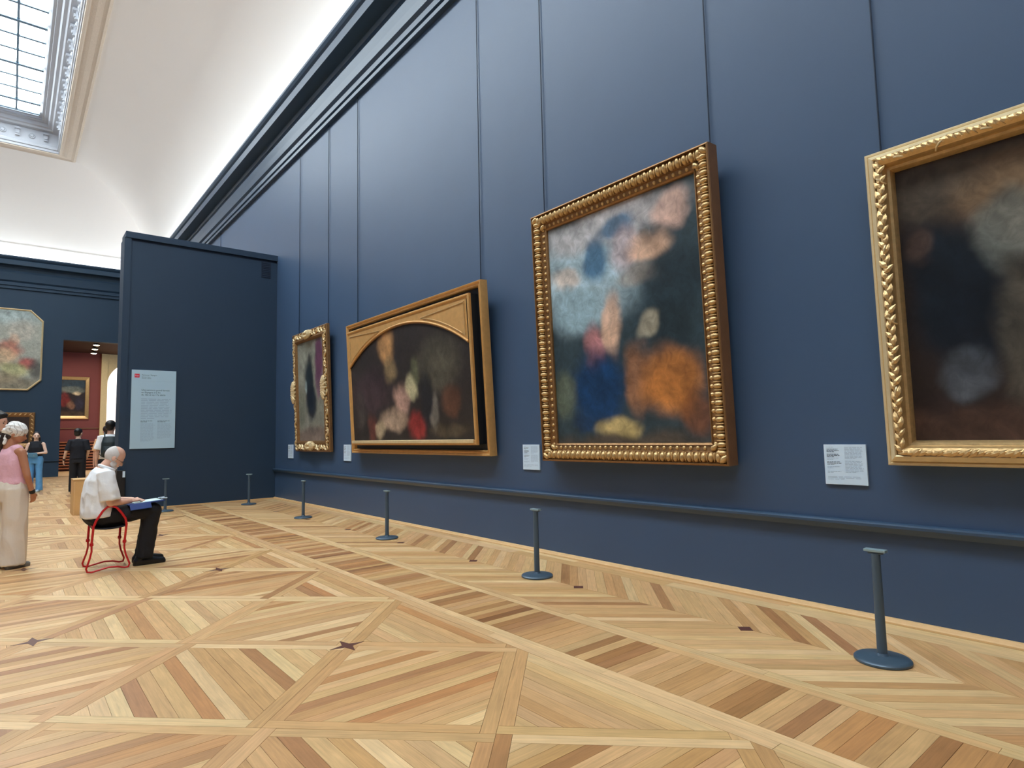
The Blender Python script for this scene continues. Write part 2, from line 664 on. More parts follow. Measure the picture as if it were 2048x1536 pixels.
# chevrons with a dark diamond every fourteenth pair
XM = -0.838
per = 2 * S
cy = per / 14
y = 2.266 - per * 3
k = 0
CH = {'l': 3, 'm': 5, 't': 2.2, 'g': 1.3, 'b': .5}
CH2 = {'m': 5, 't': 4, 'l': 1, 'b': 1.2, 'o': .6}
while y < YB + 2:
    for (xa, xb, sl, wt) in ((-1.415, XM, -1, CH), (XM, -.270, 1, CH2)):
        # plank between two parallel 45 degree lines through the mitre at y and y+cy
        def yy(x, base):
            return base + (abs(x - XM))
        pl = [Vector((xa + GAP, yy(xa, y) + GAP)), Vector((xb - GAP, yy(xb, y) + GAP)), Vector((xb - GAP, yy(xb, y + cy) - GAP)), Vector((xa + GAP, yy(xa, y + cy) - GAP))]
        pl = clip(pl, Vector((0, -1)), 1.6)
        if len(pl) > 2:
            pl = clip(pl, Vector((0, 1)), YB - .01)
        add(pl, Vector((1, sl)).normalized(), tint(wt))
    y += cy
    k += 1
strip(-.270, -.128, LT, 1.6, 2.6)
strip(-.128, -.050, LT, 1.6, 2.6)


def piece_mesh(name, items):
    vs, fs, tn, uv = [], [], [], []
    for (poly, d, t, nm) in items:
        n = len(vs)
        N = len(poly)
        if sum(poly[i].x * poly[(i + 1) % N].y - poly[(i + 1) % N].x * poly[i].y for i in range(N)) < 0:
            poly = poly[::-1]
        z = random.uniform(-.0005, .0003)
        vs += [(p.x, p.y, z) for p in poly] + [(p.x, p.y, -.011) for p in poly]
        fs.append(tuple(range(n, n + N)))
        for i in range(N):
            jx = (i + 1) % N
            fs.append((n + jx, n + i, n + N + i, n + N + jx))
        ou, ov = random.uniform(0, 50), random.uniform(0, 50)
        nn = Vector((-d.y, d.x))
        uv += [(p.dot(d) + ou, p.dot(nn) + ov) for p in poly] * 2
        tn += [t] * (2 * N)
    me = bpy.data.meshes.new(name)
    me.from_pydata(vs, [], fs)
    me.materials.append(M_PLANK)
    at = me.attributes.new('tint', 'FLOAT_COLOR', 'POINT')
    at.data.foreach_set('color', [x for c in tn for x in (c[0], c[1], c[2], 1.0)])
    ul = me.uv_layers.new(name='UVMap')
    li = [0] * len(me.loops)
    me.loops.foreach_get('vertex_index', li)
    ul.data.foreach_set('uv', [x for i in li for x in uv[i]])
    return me


def pix_area(poly):
    ps = []
    for p in poly:
        qd = project((p.x, p.y, 0))
        if qd is None:
            return 0
        ps.append(Vector((max(0, min(2048, qd[0])), max(0, min(1536, qd[1])))))
    return area(ps)


PIECES.sort(key=lambda t: -pix_area(t[0]))
for it in PIECES[:300]:
    link(bpy.data.objects.new('plank', piece_mesh('plank', [it])), floor)
rest = link(bpy.data.objects.new('parquet_planks', piece_mesh('parquet_planks', PIECES[300:])), floor)
rest['kind'] = 'stuff'

sv = []
for k in range(8):
    a = k * PI / 4
    rr = .118 if k % 2 == 0 else .036
    sv.append((rr * math.cos(a), rr * math.sin(a)))
stm = bpy.data.meshes.new('star_inlay')
stm.from_pydata([(x, y, .0010) for x, y in sv] + [(x, y, -.005) for x, y in sv], [], [tuple(range(8))] + [((i + 1) % 8, i, 8 + i, 8 + (i + 1) % 8) for i in range(8)])
stm.materials.append(M_STAR)
for p in STARS:
    if -6.4 < p.x < XB - .2 and -1.4 < p.y < 20:
        inst(stm, floor, 'star_inlay', (p.x, p.y, 0))
dm = bpy.data.meshes.new('diamond_inlay')
dv = [(.057, 0), (0, .057), (-.057, 0), (0, -.057)]
dm.from_pydata([(x, y, .0010) for x, y in dv] + [(x, y, -.005) for x, y in dv], [], [(0, 1, 2, 3)] + [((i + 1) % 4, i, 4 + i, 4 + (i + 1) % 4) for i in range(4)])
dm.materials.append(M_STAR)
y = 2.266 - per * 2
while y < 13.5:
    inst(dm, floor, 'diamond_inlay', (XM, y, 0))
    y += per
# wooden skirting strip along the right wall
bp_ = [(0, 0), (.05, 0), (.05, .012), (.042, .018), (.034, .016), (.026, .030), (.012, .034), (0, .034)]
v, f = [], []
for (p, z) in bp_:
    v += [(-p, YF, z), (-p, PY0, z)]
for i in range(len(bp_) - 1):
    f.append((2 * i, 2 * i + 1, 2 * i + 3, 2 * i + 2))
struct(raw('baseboard_right', v, f, M_OAK))

# ------------------------------------------------------------------ room beyond the doorway
wallbox('wall_red', M_RED, -9, -1.02, 37.0, 37.3, 0, 5.85)
b = MB()
b.box(-9.3, -9, YB + .35, 37.3, 0, 5.85)
struct(b.build('wall_side', M_RED))
wallbox('wall_bright', M_WHITE, -1.5, 6.0, 44.0, 44.3, 0, 9)
wallbox('wall_far_right', M_WHITE, 5.0, 5.3, YB + .35, 44.3, 0, 9)
wallbox('ceiling_beyond', M_BROWNCEIL, -9.3, 5.0, YB + .35, 37.3, 5.85, 6.0)
struct(MB().box(-9.3, 5.3, YB + .35, 44.3, -.06, 0).build('floor_beyond', M_OAK))
# stone door surround with an arched head
ds = struct(MB().box(-1.20, -.93, 36.85, 37.32, 0, 5.84).build('door_1', M_CREAM), 'cream stone door surround')
arch = [(-.93, 5.84)]
for k in range(0, 13):
    t = k / 12 * PI / 2
    arch.append((-.93 + 1.3 * (1 - math.cos(t)), 4.3 + 1.2 * math.sin(t)))
arch += [(.37, 5.84)]
fixn(MB().prism(arch, 36.9, 37.3).build('arch_spandrel', M_CREAM, ds))
struct(MB().box(.37, 5.0, 37.0, 37.3, 0, 5.85).build('wall_red_right', M_RED))
wallbox('trim_8', M_BROWNW, -9, -1.2, 36.95, 37.0, 2.05, 2.09)
area_light('fill_white_room', (1.5, 40.8, 8.6), (0, 0, 0), 5, 5, 900, (1.0, 0.97, 0.9))  # unseen area light added to brighten the white room
area_light('fill_red_room', (-3.0, 34.0, 5.7), (0, 0, 0), 3, 2, 100, (1.0, 0.9, 0.78))  # broad area light added to fill the red room, besides its visible spotlights
M_LAMP = mat('lit_lamp_lens', (255, 240, 200), 0.4, emit=((1.0, .88, .62), 14))
M_LAMPB = mat('black_lamp_body', (20, 18, 18), 0.5)
for n, (x, y, lb) in enumerate(((-1.62, 36.0, 'lowest of three lit ceiling spotlights seen through doorway'), (-1.72, 34.4, 'middle one of three lit ceiling spotlights beyond doorway'), (-1.80, 32.9, 'highest of three lit ceiling spotlights seen through doorway'))):
    t = empty('ceiling_spotlight', (x, y, 5.85), (0, 0, 0), lb, 'spotlight', 'ceiling spotlights beyond the doorway')
    MB().lathe([(.04, 0), (.04, -.03), (.11, -.06), (.13, -.12), (.12, -.12)], 16).build('housing', M_LAMPB, t)
    MB().lathe([(.0, -.122), (.12, -.122), (.10, -.135), (.0, -.14)], 16).build('lens', M_LAMP, t)
# slatted wooden bench-front below the red wall
sl = empty('slatted_wood_panelling', (-2.4, 36.6, 0), (0, 0, 0), 'reddish brown slatted wood panelling below the red wall beyond doorway', 'panelling')
M_REDWOOD = mat('reddish_brown_wood', (166, 98, 62), 0.5, noise=0.2, nscale=12)
M_REDWOODD = mat('dark_recess_wood', (84, 44, 30), 0.7)
MB().box(-3.4, 1.16, .12, .38, 0, 1.36).build('backing', M_REDWOODD, sl)
MB().box(-3.45, 1.20, -.04, .38, 1.36, 1.42).build('top_board', M_REDWOOD, sl)
sm = None
for k in range(9):
    for (xa, xb) in ((-3.4, -1.0), (-.92, .38), (.46, 1.16)):
        MB().box(xa, xb, -.02, .12, .10 + k * .14, .165 + k * .14).build('slat', M_REDWOOD, sl)
for xa in (-1.0, .38):
    MB().box(xa, xa + .08, -.03, .13, 0, 1.36).build('upright', M_REDWOOD, sl)


# ------------------------------------------------------------------ paintings
def canvas_mesh(name, wd, ht, base, blobs, parent, loc, nx=72, mask=None):
    nx = int(nx * 2)
    nz = max(8, int(nx * ht / wd))
    seed = (wd * 13.7 + ht * 5.1) % 50
    LB = [(a, b_, c_, d_, lin(e_), f_) for (a, b_, c_, d_, e_, f_) in blobs]
    vs, fs, cs = [], [], []
    for j in range(nz + 1):
        for i in range(nx + 1):
            u, vv = i / nx, j / nz
            x, z = (u - .5) * wd, vv * ht
            c = list(lin(base))
            q1 = mnoise.fractal(Vector((x * 2.6, z * 2.6, seed)), 1.0, 2.0, 4)
            q2 = mnoise.fractal(Vector((x * 2.6, z * 2.6, seed + 7.3)), 1.0, 2.0, 4)
            q3 = mnoise.fractal(Vector((x * 6.0 + z * 2, z * 5.0, seed + 3.1)), 1.0, 2.0, 4)
            for (bu, bv, ru, rv, lc, st) in LB:
                du, dv = (x - (bu - .5) * wd + .07 * q1) / (ru * wd), (z - bv * ht + .07 * q2) / (rv * ht)
                d = math.sqrt(du * du + dv * dv)
                if d < 1.35:
                    a = min(1.0, max(0.0, (1.30 - d) / .75))
                    a = st * a * a * (3 - 2 * a)
                    g = 1 + .28 * q3 - .22 * dv
                    for k in range(3):
                        c[k] += (lc[k] * g - c[k]) * a
            c = [max(0.0, min(1.0, x_ * (1.12 + .16 * q3))) for x_ in c]
            vs.append((x, 0, z))
            cs += [c[0], c[1], c[2], 1]
    for j in range(nz):
        for i in range(nx):
            a = j * (nx + 1) + i
            fs.append((a, a + 1, a + nx + 2, a + nx + 1))
    # stretcher depth behind the painted face
    n = len(vs)
    vs += [(-wd / 2, 0, 0), (wd / 2, 0, 0), (wd / 2, 0, ht), (-wd / 2, 0, ht), (-wd / 2, .025, 0), (wd / 2, .025, 0), (wd / 2, .025, ht), (-wd / 2, .025, ht)]
    for i in range(4):
        jx = (i + 1) % 4
        fs.append((n + jx, n + i, n + 4 + i, n + 4 + jx))
    fs.append((n + 7, n + 6, n + 5, n + 4))
    cs += list(lin(base) + (1,)) * 8
    me = bpy.data.meshes.new(name)
    me.from_pydata(vs, [], fs)
    me.materials.append(M_CANVAS)
    at = me.attributes.new('Col', 'FLOAT_COLOR', 'POINT')
    at.data.foreach_set('color', cs)
    o = link(bpy.data.objects.new(name, me), parent)
    o.location = loc
    return o


def frame_sides(prof, W, H, m, parent, name='frame_rail', smooth=True, z0=0.0):
    """four mitred rails; prof = (inset from the outer edge, y) with y negative towards the room; base of the frame at z0"""
    out = []
    for sd in range(4):
        v, f = [], []
        for (p, y) in prof:
            a = [(-W / 2 + p, z0 + p), (W / 2 - p, z0 + p), (W / 2 - p, z0 + H - p), (-W / 2 + p, z0 + H - p)]
            A, B = a[sd], a[(sd + 1) % 4]
            v += [(A[0], y, A[1]), (B[0], y, B[1])]
        for i in range(len(prof) - 1):
            f.append((2 * i, 2 * i + 1, 2 * i + 3, 2 * i + 2))
        f.append(tuple(2 * i for i in range(len(prof)))[::-1])
        f.append(tuple(2 * i + 1 for i in range(len(prof))))
        n = len(prof) - 1
        f.append((2 * n, 2 * n + 1, 1, 0))
        o = raw(name, v, f, m, parent, smooth)
        fixn(o)
        if smooth:
            o.data.set_sharp_from_angle(angle=math.radians(32))
        out.append(o)
    return out


def ellipsoid(name, rx, ry, rz, m, parent=None, seg=8, rings=5):
    v, f = [(0, 0, -rz)], []
    for i in range(1, rings):
        t = -PI / 2 + PI * i / rings
        for k in range(seg):
            a = 2 * PI * k / seg
            v.append((rx * math.cos(t) * math.cos(a), ry * math.cos(t) * math.sin(a), rz * math.sin(t)))
    v.append((0, 0, rz))
    for k in range(seg):
        f.append((0, 1 + (k + 1) % seg, 1 + k))
    for i in range(rings - 2):
        for k in range(seg):
            a, c = 1 + i * seg, 1 + (i + 1) * seg
            f.append((a + k, a + (k + 1) % seg, c + (k + 1) % seg, c + k))
    a = 1 + (rings - 2) * seg
    for k in range(seg):
        f.append((a + k, a + (k + 1) % seg, len(v) - 1))
    return raw(name, v, f, m, parent, True)


def wires(parent, xs, ztop_world, base, tilt, H, depth=.02):
    """hanging wires from the cornice down to the top of the frame, built upright in the wall's own frame"""
    for x in xs:
        # undo the tilt so that the wire hangs plumb just off the wall
        zt = base.z + H * math.cos(tilt)
        o = MB().tube([(x, 0, 0), (x, 0, 1)], .0055, 6).build('hanging_wire', M_WIRE, parent)
        o.matrix_basis = Matrix.Rotation(-tilt, 4, 'X') @ Matrix.Translation((0, -.012 + base.x * 0 - (-base.x if False else 0), zt - base.z - .05)) @ Matrix.Diagonal((1, 1, ztop_world - zt + .05, 1))


def hang(name, yc, zb, xb, tilt_deg, label):
    """painting root: x runs to the right along the wall, z up, -y out into the room"""
    t = empty(name, (xb, yc, zb), (math.radians(tilt_deg), 0, -PI / 2), label, 'painting', 'framed paintings on the right-hand wall')
    return t


def ring_positions(W, H, inset, step, z0=0.0):
    """centres and in-plane angle of pieces spaced round a rectangle"""
    out = []
    a, h = W / 2 - inset, H - inset
    L1, L2 = 2 * a, H - 2 * inset
    n1, n2 = round(L1 / step), round(L2 / step)
    for k in range(n1):
        x = -a + L1 * (k + .5) / n1
        out.append((x, z0 + inset, 0))
        out.append((x, z0 + h, 2))
    for k in range(n2):
        z = z0 + inset + L2 * (k + .5) / n2
        out.append((a, z, 1))
        out.append((-a, z, 3))
    return out


ANG = {0: 0, 1: -PI / 2, 2: PI, 3: PI / 2}   # rotation about y so that local +z points outwards/inwards

# --- painting with the gadrooned frame
p3 = hang('framed_painting', 3.857, 1.045, -.03, 1.94, 'tall painting of cloud, blue and ochre tones in a deep beaded gilt frame')
W3, H3 = 2.251, 2.717
rl3 = frame_sides([(0, 0), (0, -.135), (.012, -.14), (.02, -.10), (.11, -.10), (.115, -.085), (.165, -.075), (.168, -.085), (.183, -.075), (.19, -.04), (.19, 0)], W3, H3, M_GOLDD, p3)
frame_sides([(-.004, .002), (-.004, -.128), (.008, -.132), (.008, .002)], W3, H3, M_BROWNW, p3, 'side_board')
g0 = ellipsoid('gadroon', .027, .034, .046, M_GOLD, p3, 10, 6)
gm = g0.data
dt = ellipsoid('dart', .0075, .022, .045, M_GOLD, p3, 6, 5)
dtm = dt.data
eg = ellipsoid('bead', .019, .016, .021, M_GOLD, p3, 8, 5)
egm = eg.data
es = ellipsoid('dart', .006, .014, .022, M_GOLD, p3, 6, 4)
esm = es.data
for o in (g0, dt, eg, es):
    bpy.data.objects.remove(o)
for (x, z, sd) in ring_positions(W3, H3, .066, .0705):
    inst(gm, rl3[sd], 'gadroon', matrix=Matrix.Translation((x, -.108, z)) @ Matrix.Rotation(ANG[sd], 4, 'Y') @ Matrix.Rotation(-.25, 4, 'X'))
    dx, dz = (.035, 0) if sd in (0, 2) else (0, .035)
    inst(dtm, rl3[sd], 'dart', matrix=Matrix.Translation((x + dx, -.112, z + dz)) @ Matrix.Rotation(ANG[sd], 4, 'Y'))
for (x, z, sd) in ring_positions(W3, H3, .140, .0705):
    inst(egm, rl3[sd], 'bead', matrix=Matrix.Translation((x, -.078, z)) @ Matrix.Rotation(ANG[sd], 4, 'Y'))
for (cx, cz) in ((-1, 0), (1, 0), (1, 1), (-1, 1)):
    for rr, k in ((.05, 0), (.10, 1), (.145, 2)):
        o = inst(gm, p3, 'corner_leaf', matrix=Matrix.Translation((cx * (W3 / 2 - rr), -.115 + k * .012, rr if cz == 0 else H3 - rr)) @ Matrix.Rotation((PI / 4) * cx * (1 if cz == 0 else -1), 4, 'Y') @ Matrix.Scale(.9 if k else 1.1, 4))
canvas_mesh('canvas', 1.885, 2.356, (46, 62, 70), [
    (.25, .74, .40, .24, (158, 182, 194), .9), (.45, .93, .50, .09, (172, 168, 170), .8), (.86, .90, .10, .08, (196, 162, 148), .8),
    (.12, .74, .12, .06, (196, 170, 150), .6), (.36, .80, .10, .10, (34, 84, 120), .85), (.52, .90, .12, .05, (34, 88, 124), .8),
    (.56, .80, .09, .09, (176, 156, 160), .7), (.70, .78, .14, .06, (202, 164, 138), .8), (.62, .68, .14, .05, (146, 132, 120), .6),
    (.20, .60, .22, .10, (120, 148, 160), .6), (.85, .62, .20, .12, (30, 44, 52), .8), (.80, .46, .16, .10, (22, 34, 40), .7),
    (.32, .42, .09, .10, (186, 126, 128), .85), (.45, .50, .06, .14, (204, 168, 144), .85), (.68, .47, .07, .06, (168, 160, 140), .7),
    (.32, .24, .20, .17, (12, 52, 92), .95), (.20, .09, .10, .03, (12, 44, 78), .7), (.60, .27, .09, .14, (140, 96, 66), .8), (.80, .24, .17, .14, (178, 112, 50), .85), (.92, .12, .1, .08, (120, 70, 36), .6),
    (.07, .22, .10, .10, (96, 104, 84), .6), (.45, .07, .15, .05, (190, 168, 112), .85), (.5, -.02, .7, .07, (84, 72, 60), .8)],
    p3, (0, -.055, .180))
p3_base = Vector((-.03, 3.857, 1.045))

# --- painting with the arched spandrels
p2 = hang('framed_painting', 7.92, 1.075, -.03, 3.0, 'wide dark painting under an arched gilt mount in a double frame')
W2, H2 = 3.92, 2.20
frame_sides([(0, 0), (0, -.095), (.008, -.11), (.024, -.105), (.032, -.09), (.050, -.09), (.056, -.10), (.070, -.085), (.074, 0)], W2, H2, M_GOLDW, p2, 'outer_rail')
WI, HI, ZI = 3.58, 1.915, .142
MB().box(-W2 / 2 + .07, W2 / 2 - .07, -.035, -.003, .07, H2 - .07).build('shadow_box', M_BLACKBOX, p2)
MB().box(-WI / 2 + .004, WI / 2 - .004, -.150, -.03, ZI + .004, ZI + HI - .004).build('spacer_box', M_BLACKBOX, p2)
frame_sides([(0, -.140), (0, -.170), (.010, -.185), (.026, -.185), (.036, -.170), (.060, -.163), (.068, -.150), (.068, -.140)], WI, HI, M_GOLDW, p2, 'inner_rail', z0=ZI)
# arched mount: spandrels either side of the arch
aw, ah0, atop = WI / 2 - .065, 1.30, 1.775
RISE = atop - ah0
RAD = (aw * aw + RISE * RISE) / (2 * RISE)


def arch_z(x):
    return ZI + atop - RAD + math.sqrt(RAD * RAD - x * x)


NA = 40
v, f = [], []
for k in range(NA + 1):
    x = -aw + 2 * aw * k / NA
    z = arch_z(x)
    v += [(x, -.171, z), (x, -.171, ZI + HI - .06), (x, -.151, z), (x, -.151, ZI + HI - .06)]
for k in range(NA):
    a = 4 * k
    f += [(a, a + 4, a + 5, a + 1), (a + 2, a + 6, a + 4, a)]
raw('arched_mount', v, f, M_GOLDW, p2)
ap = [(-aw + 2 * aw * k / NA, -.174, arch_z(-aw + 2 * aw * k / NA) + .012) for k in range(NA + 1)]
MB().tube(ap, .014, 8).build('arch_bead', M_GOLDW, p2, True)
ap = [(-aw + 2 * aw * k / NA, -.168, arch_z(-aw + 2 * aw * k / NA) - .008) for k in range(NA + 1)]
MB().tube(ap, .008, 6).build('arch_bead', M_GOLDD, p2, True)
for sg in (-1, 1):
    xe = sg * (aw - .05)
    xi = sg * .62
    zt = ZI + HI - .095
    pts = []
    for k in range(15):
        x = xe + (xi - xe) * k / 14
        pts.append((x, min(zt - .004, arch_z(x) + .062)))
    poly = [(xe, zt)] + pts
    cx = sum(p[0] for p in poly) / len(poly)
    cz = sum(p[1] for p in poly) / len(poly)
    MB().tube([(x, -.174, z) for x, z in poly], .010, 6, closed=True).build('spandrel_moulding', M_GOLD, p2, True)
    o = MB().prism(poly if sg > 0 else poly[::-1], -.173, -.165).build('spandrel_panel', M_GOLDW, p2)
    fixn(o)
canvas_mesh('canvas', WI - .12, HI - .12, (44, 38, 36), [
    (.36, .82, .08, .16, (176, 132, 86), .85), (.40, .62, .06, .12, (140, 118, 84), .6), (.20, .45, .20, .20, (62, 46, 50), .8), (.78, .60, .16, .22, (78, 74, 62), .75),
    (.48, .35, .07, .14, (176, 140, 126), .8), (.40, .18, .12, .10, (178, 152, 130), .7), (.20, .12, .06, .14, (104, 56, 48), .7), (.28, .10, .05, .08, (186, 166, 136), .6),
    (.57, .42, .05, .10, (186, 178, 142), .8), (.60, .12, .08, .12, (140, 46, 44), .9), (.61, .55, .04, .12, (96, 98, 74), .7), (.68, .30, .04, .25, (26, 28, 34), .8),
    (.74, .22, .03, .16, (112, 106, 98), .7), (.86, .30, .07, .12, (96, 62, 44), .7), (.84, .08, .14, .05, (76, 66, 50), .7), (.08, .30, .05, .2, (70, 62, 58), .6)],
    p2, (0, -.155, ZI + .055), nx=84)
MB().box(-WI / 2 + .05, WI / 2 - .05, -.200, -.171, ZI + .025, ZI + .075).build('sill_moulding', M_GOLDP, p2, bevel=.008)

# --- narrow painting with the scrolled frame
p1 = hang('framed_painting', 11.80, 1.077, -.03, 2.0, 'narrow upright painting with a purple curtain in a scrolled gilt frame')
W1_, H1_ = 1.777, 2.419
rl1 = frame_sides([(0, 0), (0, -.05), (.02, -.07), (.06, -.055), (.12, -.06), (.17, -.085), (.195, -.075), (.215, -.05), (.215, 0)], W1_, H1_, M_GOLDD, p1)
sc0 = None
ma = MB()
spts = []
for k in range(14):
    a = k / 13 * 1.6 * PI
    rr = .050 - .034 * k / 13
    spts.append((rr * math.cos(a), -.012 + .01 * math.sin(k / 13 * PI), rr * math.sin(a)))
ma.tube(spts, [.017 - .007 * k / 13 for k in range(14)], 6)
o = ma.build('scroll', M_GOLDP, p1, True)
scm = o.data
bpy.data.objects.remove(o)
lf = ellipsoid('leaf', .022, .016, .06, M_GOLD, p1, 6, 5)
lfm = lf.data
bpy.data.objects.remove(lf)
for n, (x, z, sd) in enumerate(ring_positions(W1_, H1_, .085, .125)):
    inst(scm, rl1[sd], 'scroll', matrix=Matrix.Translation((x, -.065, z)) @ Matrix.Rotation(ANG[sd] + (PI if n % 3 == 0 else 0), 4, 'Y') @ Matrix.Scale(random.uniform(.95, 1.25), 4))
    inst(lfm, rl1[sd], 'leaf', matrix=Matrix.Translation((x + (.05 if sd in (0, 2) else 0), -.07, z + (.05 if sd in (1, 3) else 0))) @ Matrix.Rotation(ANG[sd] + random.uniform(-.9, .9), 4, 'Y'))


def cartouche(parent, x, z, along_x, sc=1.0):
    v = MB()
    for k in range(16):
        a = k / 16 * 2 * PI
        ex, ez = (.20, .07) if along_x else (.07, .22)
        px, pz = ex * math.cos(a) * .9 * sc, ez * math.sin(a) * .9 * sc
        v.tube([(px * .2, -.03, pz * .2), (px * .7, -.07, pz * .7), (px * 1.1, -.05, pz * 1.1), (px * 1.15, -.015, pz * 1.1 + .02)], [.03, .034, .026, .012], 6)
    o = v.build('cartouche', M_GOLDP, parent, True)
    o.location = (x, -.055, z)


cartouche(p1, -W1_ / 2 + .09, H1_ * .5, False)
cartouche(p1, W1_ / 2 - .13, H1_ * .5, False)
cartouche(p1, 0, H1_ - .10, True)
cartouche(p1, 0, .11, True)
canvas_mesh('canvas', 1.36, 2.05, (122, 122, 112), [
    (.15, .80, .3, .25, (128, 130, 120), .7), (.82, .80, .13, .24, (88, 44, 74), .9), (.76, .55, .07, .16, (100, 60, 88), .7), (.45, .58, .19, .27, (22, 34, 44), .95), (.50, .38, .20, .18, (16, 26, 42), .9),
    (.30, .55, .05, .08, (150, 168, 170), .5), (.43, .82, .05, .05, (40, 36, 38), .7), (.35, .15, .05, .12, (168, 164, 156), .4), (.5, .05, .6, .10, (118, 100, 92), .8), (.1, .35, .14, .2, (92, 100, 88), .5)],
    p1, (0, -.04, .185), nx=48)

# --- large painting cut by the right edge of the view
p4 = hang('framed_painting', -.855, 1.075, -.03, 1.1, 'very wide dark painting in a pale gilt frame with a leaf garland')
W4, H4 = 4.87, 2.15
frame_sides([(0, 0), (0, -.075), (.008, -.085), (.018, -.085), (.026, -.075), (.03, -.10), (.062, -.13), (.070, -.125), (.074, -.11)], W4, H4, M_GOLDP, p4, 'outer_rail')
rl4 = frame_sides([(.070, -.02), (.070, -.10), (.080, -.125), (.098, -.135), (.118, -.125), (.130, -.10), (.133, -.08), (.150, -.075), (.163, -.05), (.165, 0)], W4, H4, M_GOLD, p4, 'garland_rail')
lv = []
lo = MB()
lo.v = [(0, -.004, -.038), (.013, -.010, -.014), (.016, -.014, .006), (.006, -.016, .028), (0, -.006, .042), (-.006, -.016, .028), (-.016, -.014, .006), (-.013, -.010, -.014), (0, -.020, .0), (0, -.018, .02), (0, .004, 0)]
lo.f = [(0, 1, 8), (1, 2, 8), (2, 9, 8), (2, 3, 9), (3, 4, 9), (4, 5, 9), (5, 6, 9), (6, 8, 9), (6, 7, 8), (7, 0, 8), (1, 0, 10), (2, 1, 10), (3, 2, 10), (4, 3, 10), (5, 4, 10), (6, 5, 10), (7, 6, 10), (0, 7, 10)]
o = fixn(lo.build('leaf', M_GOLD, p4))
leaf4 = o.data
bpy.data.objects.remove(o)
rb = MB().tube([(-.036, .012, -.012), (-.022, -.012, -.006), (0, -.020, 0), (.022, -.012, .006), (.036, .012, .012)], .006, 6).build('ribbon', M_GOLDP, p4, True)
rbm = rb.data
bpy.data.objects.remove(rb)
xr = 2.42 - .30        # garland leaves are laid out only where the frame is in or near the view
n = 0
for (x, z, sd) in ring_positions(W4, H4, .100, .034):
    if x > -W4 / 2 + 1.45:
        continue
    a = ANG[sd]
    off = (-.014, .014)[n % 2]
    ox, oz = (0, off) if sd in (0, 2) else (off, 0)
    rot = a + (PI / 2) + random.uniform(-.35, .35) + (.45 if n % 2 else -.45)
    inst(leaf4, rl4[sd], 'leaf', matrix=Matrix.Translation((x + ox, -.124, z + oz)) @ Matrix.Rotation(rot, 4, 'Y') @ Matrix.Scale(random.uniform(.9, 1.2), 4))
    if n % 14 == 7:
        inst(rbm, rl4[sd], 'ribbon', matrix=Matrix.Translation((x, -.122, z)) @ Matrix.Rotation(a + (PI / 2 if sd in (1, 3) else 0) + (.5 if n % 28 == 7 else -.5) + (PI / 2 if sd in (1, 3) else 0), 4, 'Y') @ Matrix.Scale(1.1, 4))
    n += 1
canvas_mesh('canvas', 4.56, 1.84, (40, 32, 30), [
    (.10, .88, .16, .12, (74, 66, 56), .8), (.16, .80, .10, .16, (122, 98, 72), .75), (.06, .55, .06, .26, (14, 24, 34), .95), (.085, .42, .05, .20, (12, 20, 30), .9),
    (.03, .70, .02, .06, (92, 72, 62), .5), (.125, .70, .035, .12, (106, 112, 108), .75), (.135, .36, .034, .28, (76, 72, 64), .8), (.07, .22, .03, .08, (84, 92, 102), .6), (.12, .05, .22, .08, (72, 52, 44), .8), (.03, .12, .03, .06, (44, 34, 34), .6),
    (.4, .5, .1, .3, (90, 76, 60), .7), (.6, .4, .1, .3, (120, 90, 60), .6), (.8, .6, .1, .3, (70, 60, 56), .6)],
    p4, (0, -.03, .155), nx=230)

# wires: plumb lines from the underside of the cornice to the frame
for pnt, ys in ((p3, (5.012, 2.85)), (p2, (9.905, 6.26)), (p1, (12.74, 11.20)), (p4, (1.517, -3.0))):
    tl = pnt.rotation_euler[0]
    Hh = {p3: H3, p2: H2, p1: H1_, p4: H4}[pnt]
    mw = Matrix.Translation(pnt.location) @ Euler(pnt.rotation_euler, 'XYZ').to_matrix().to_4x4()
    zt = pnt.location.z + Hh * math.cos(tl)
    for yv in ys:
        m1 = Matrix.Translation((-.016, yv, zt - .12)) @ Matrix.Diagonal((1, 1, 7.55 - zt + .12, 1))
        o = MB().tube([(0, 0, 0), (0, 0, 1)], .0062, 6).build('hanging_wire', M_WIRE, pnt)
        o.matrix_basis = mw.inverted() @ m1
o = MB().tube([(-.016, 19.2, 5.0), (-.016, 19.2, 7.55)], .0062, 6).build('hanging_wire', M_WIRE)
tag(o, 'short length of picture wire showing above the partition', 'wire')

# --- far-wall paintings
bp1 = empty('framed_painting', (-5.30, YB, 3.48), (0, 0, 0), 'large pale eight-sided painting on the far blue wall', 'painting')
OW, OH, OC = 3.06, 3.25, .42


def octo(s):
    a, h, c = OW / 2 - s, OH - s, OC - s * .41
    return [(-a + c, s), (a - c, s), (a, s + c), (a, h - c), (a - c, h), (-a + c, h), (-a, h - c), (-a, s + c)]


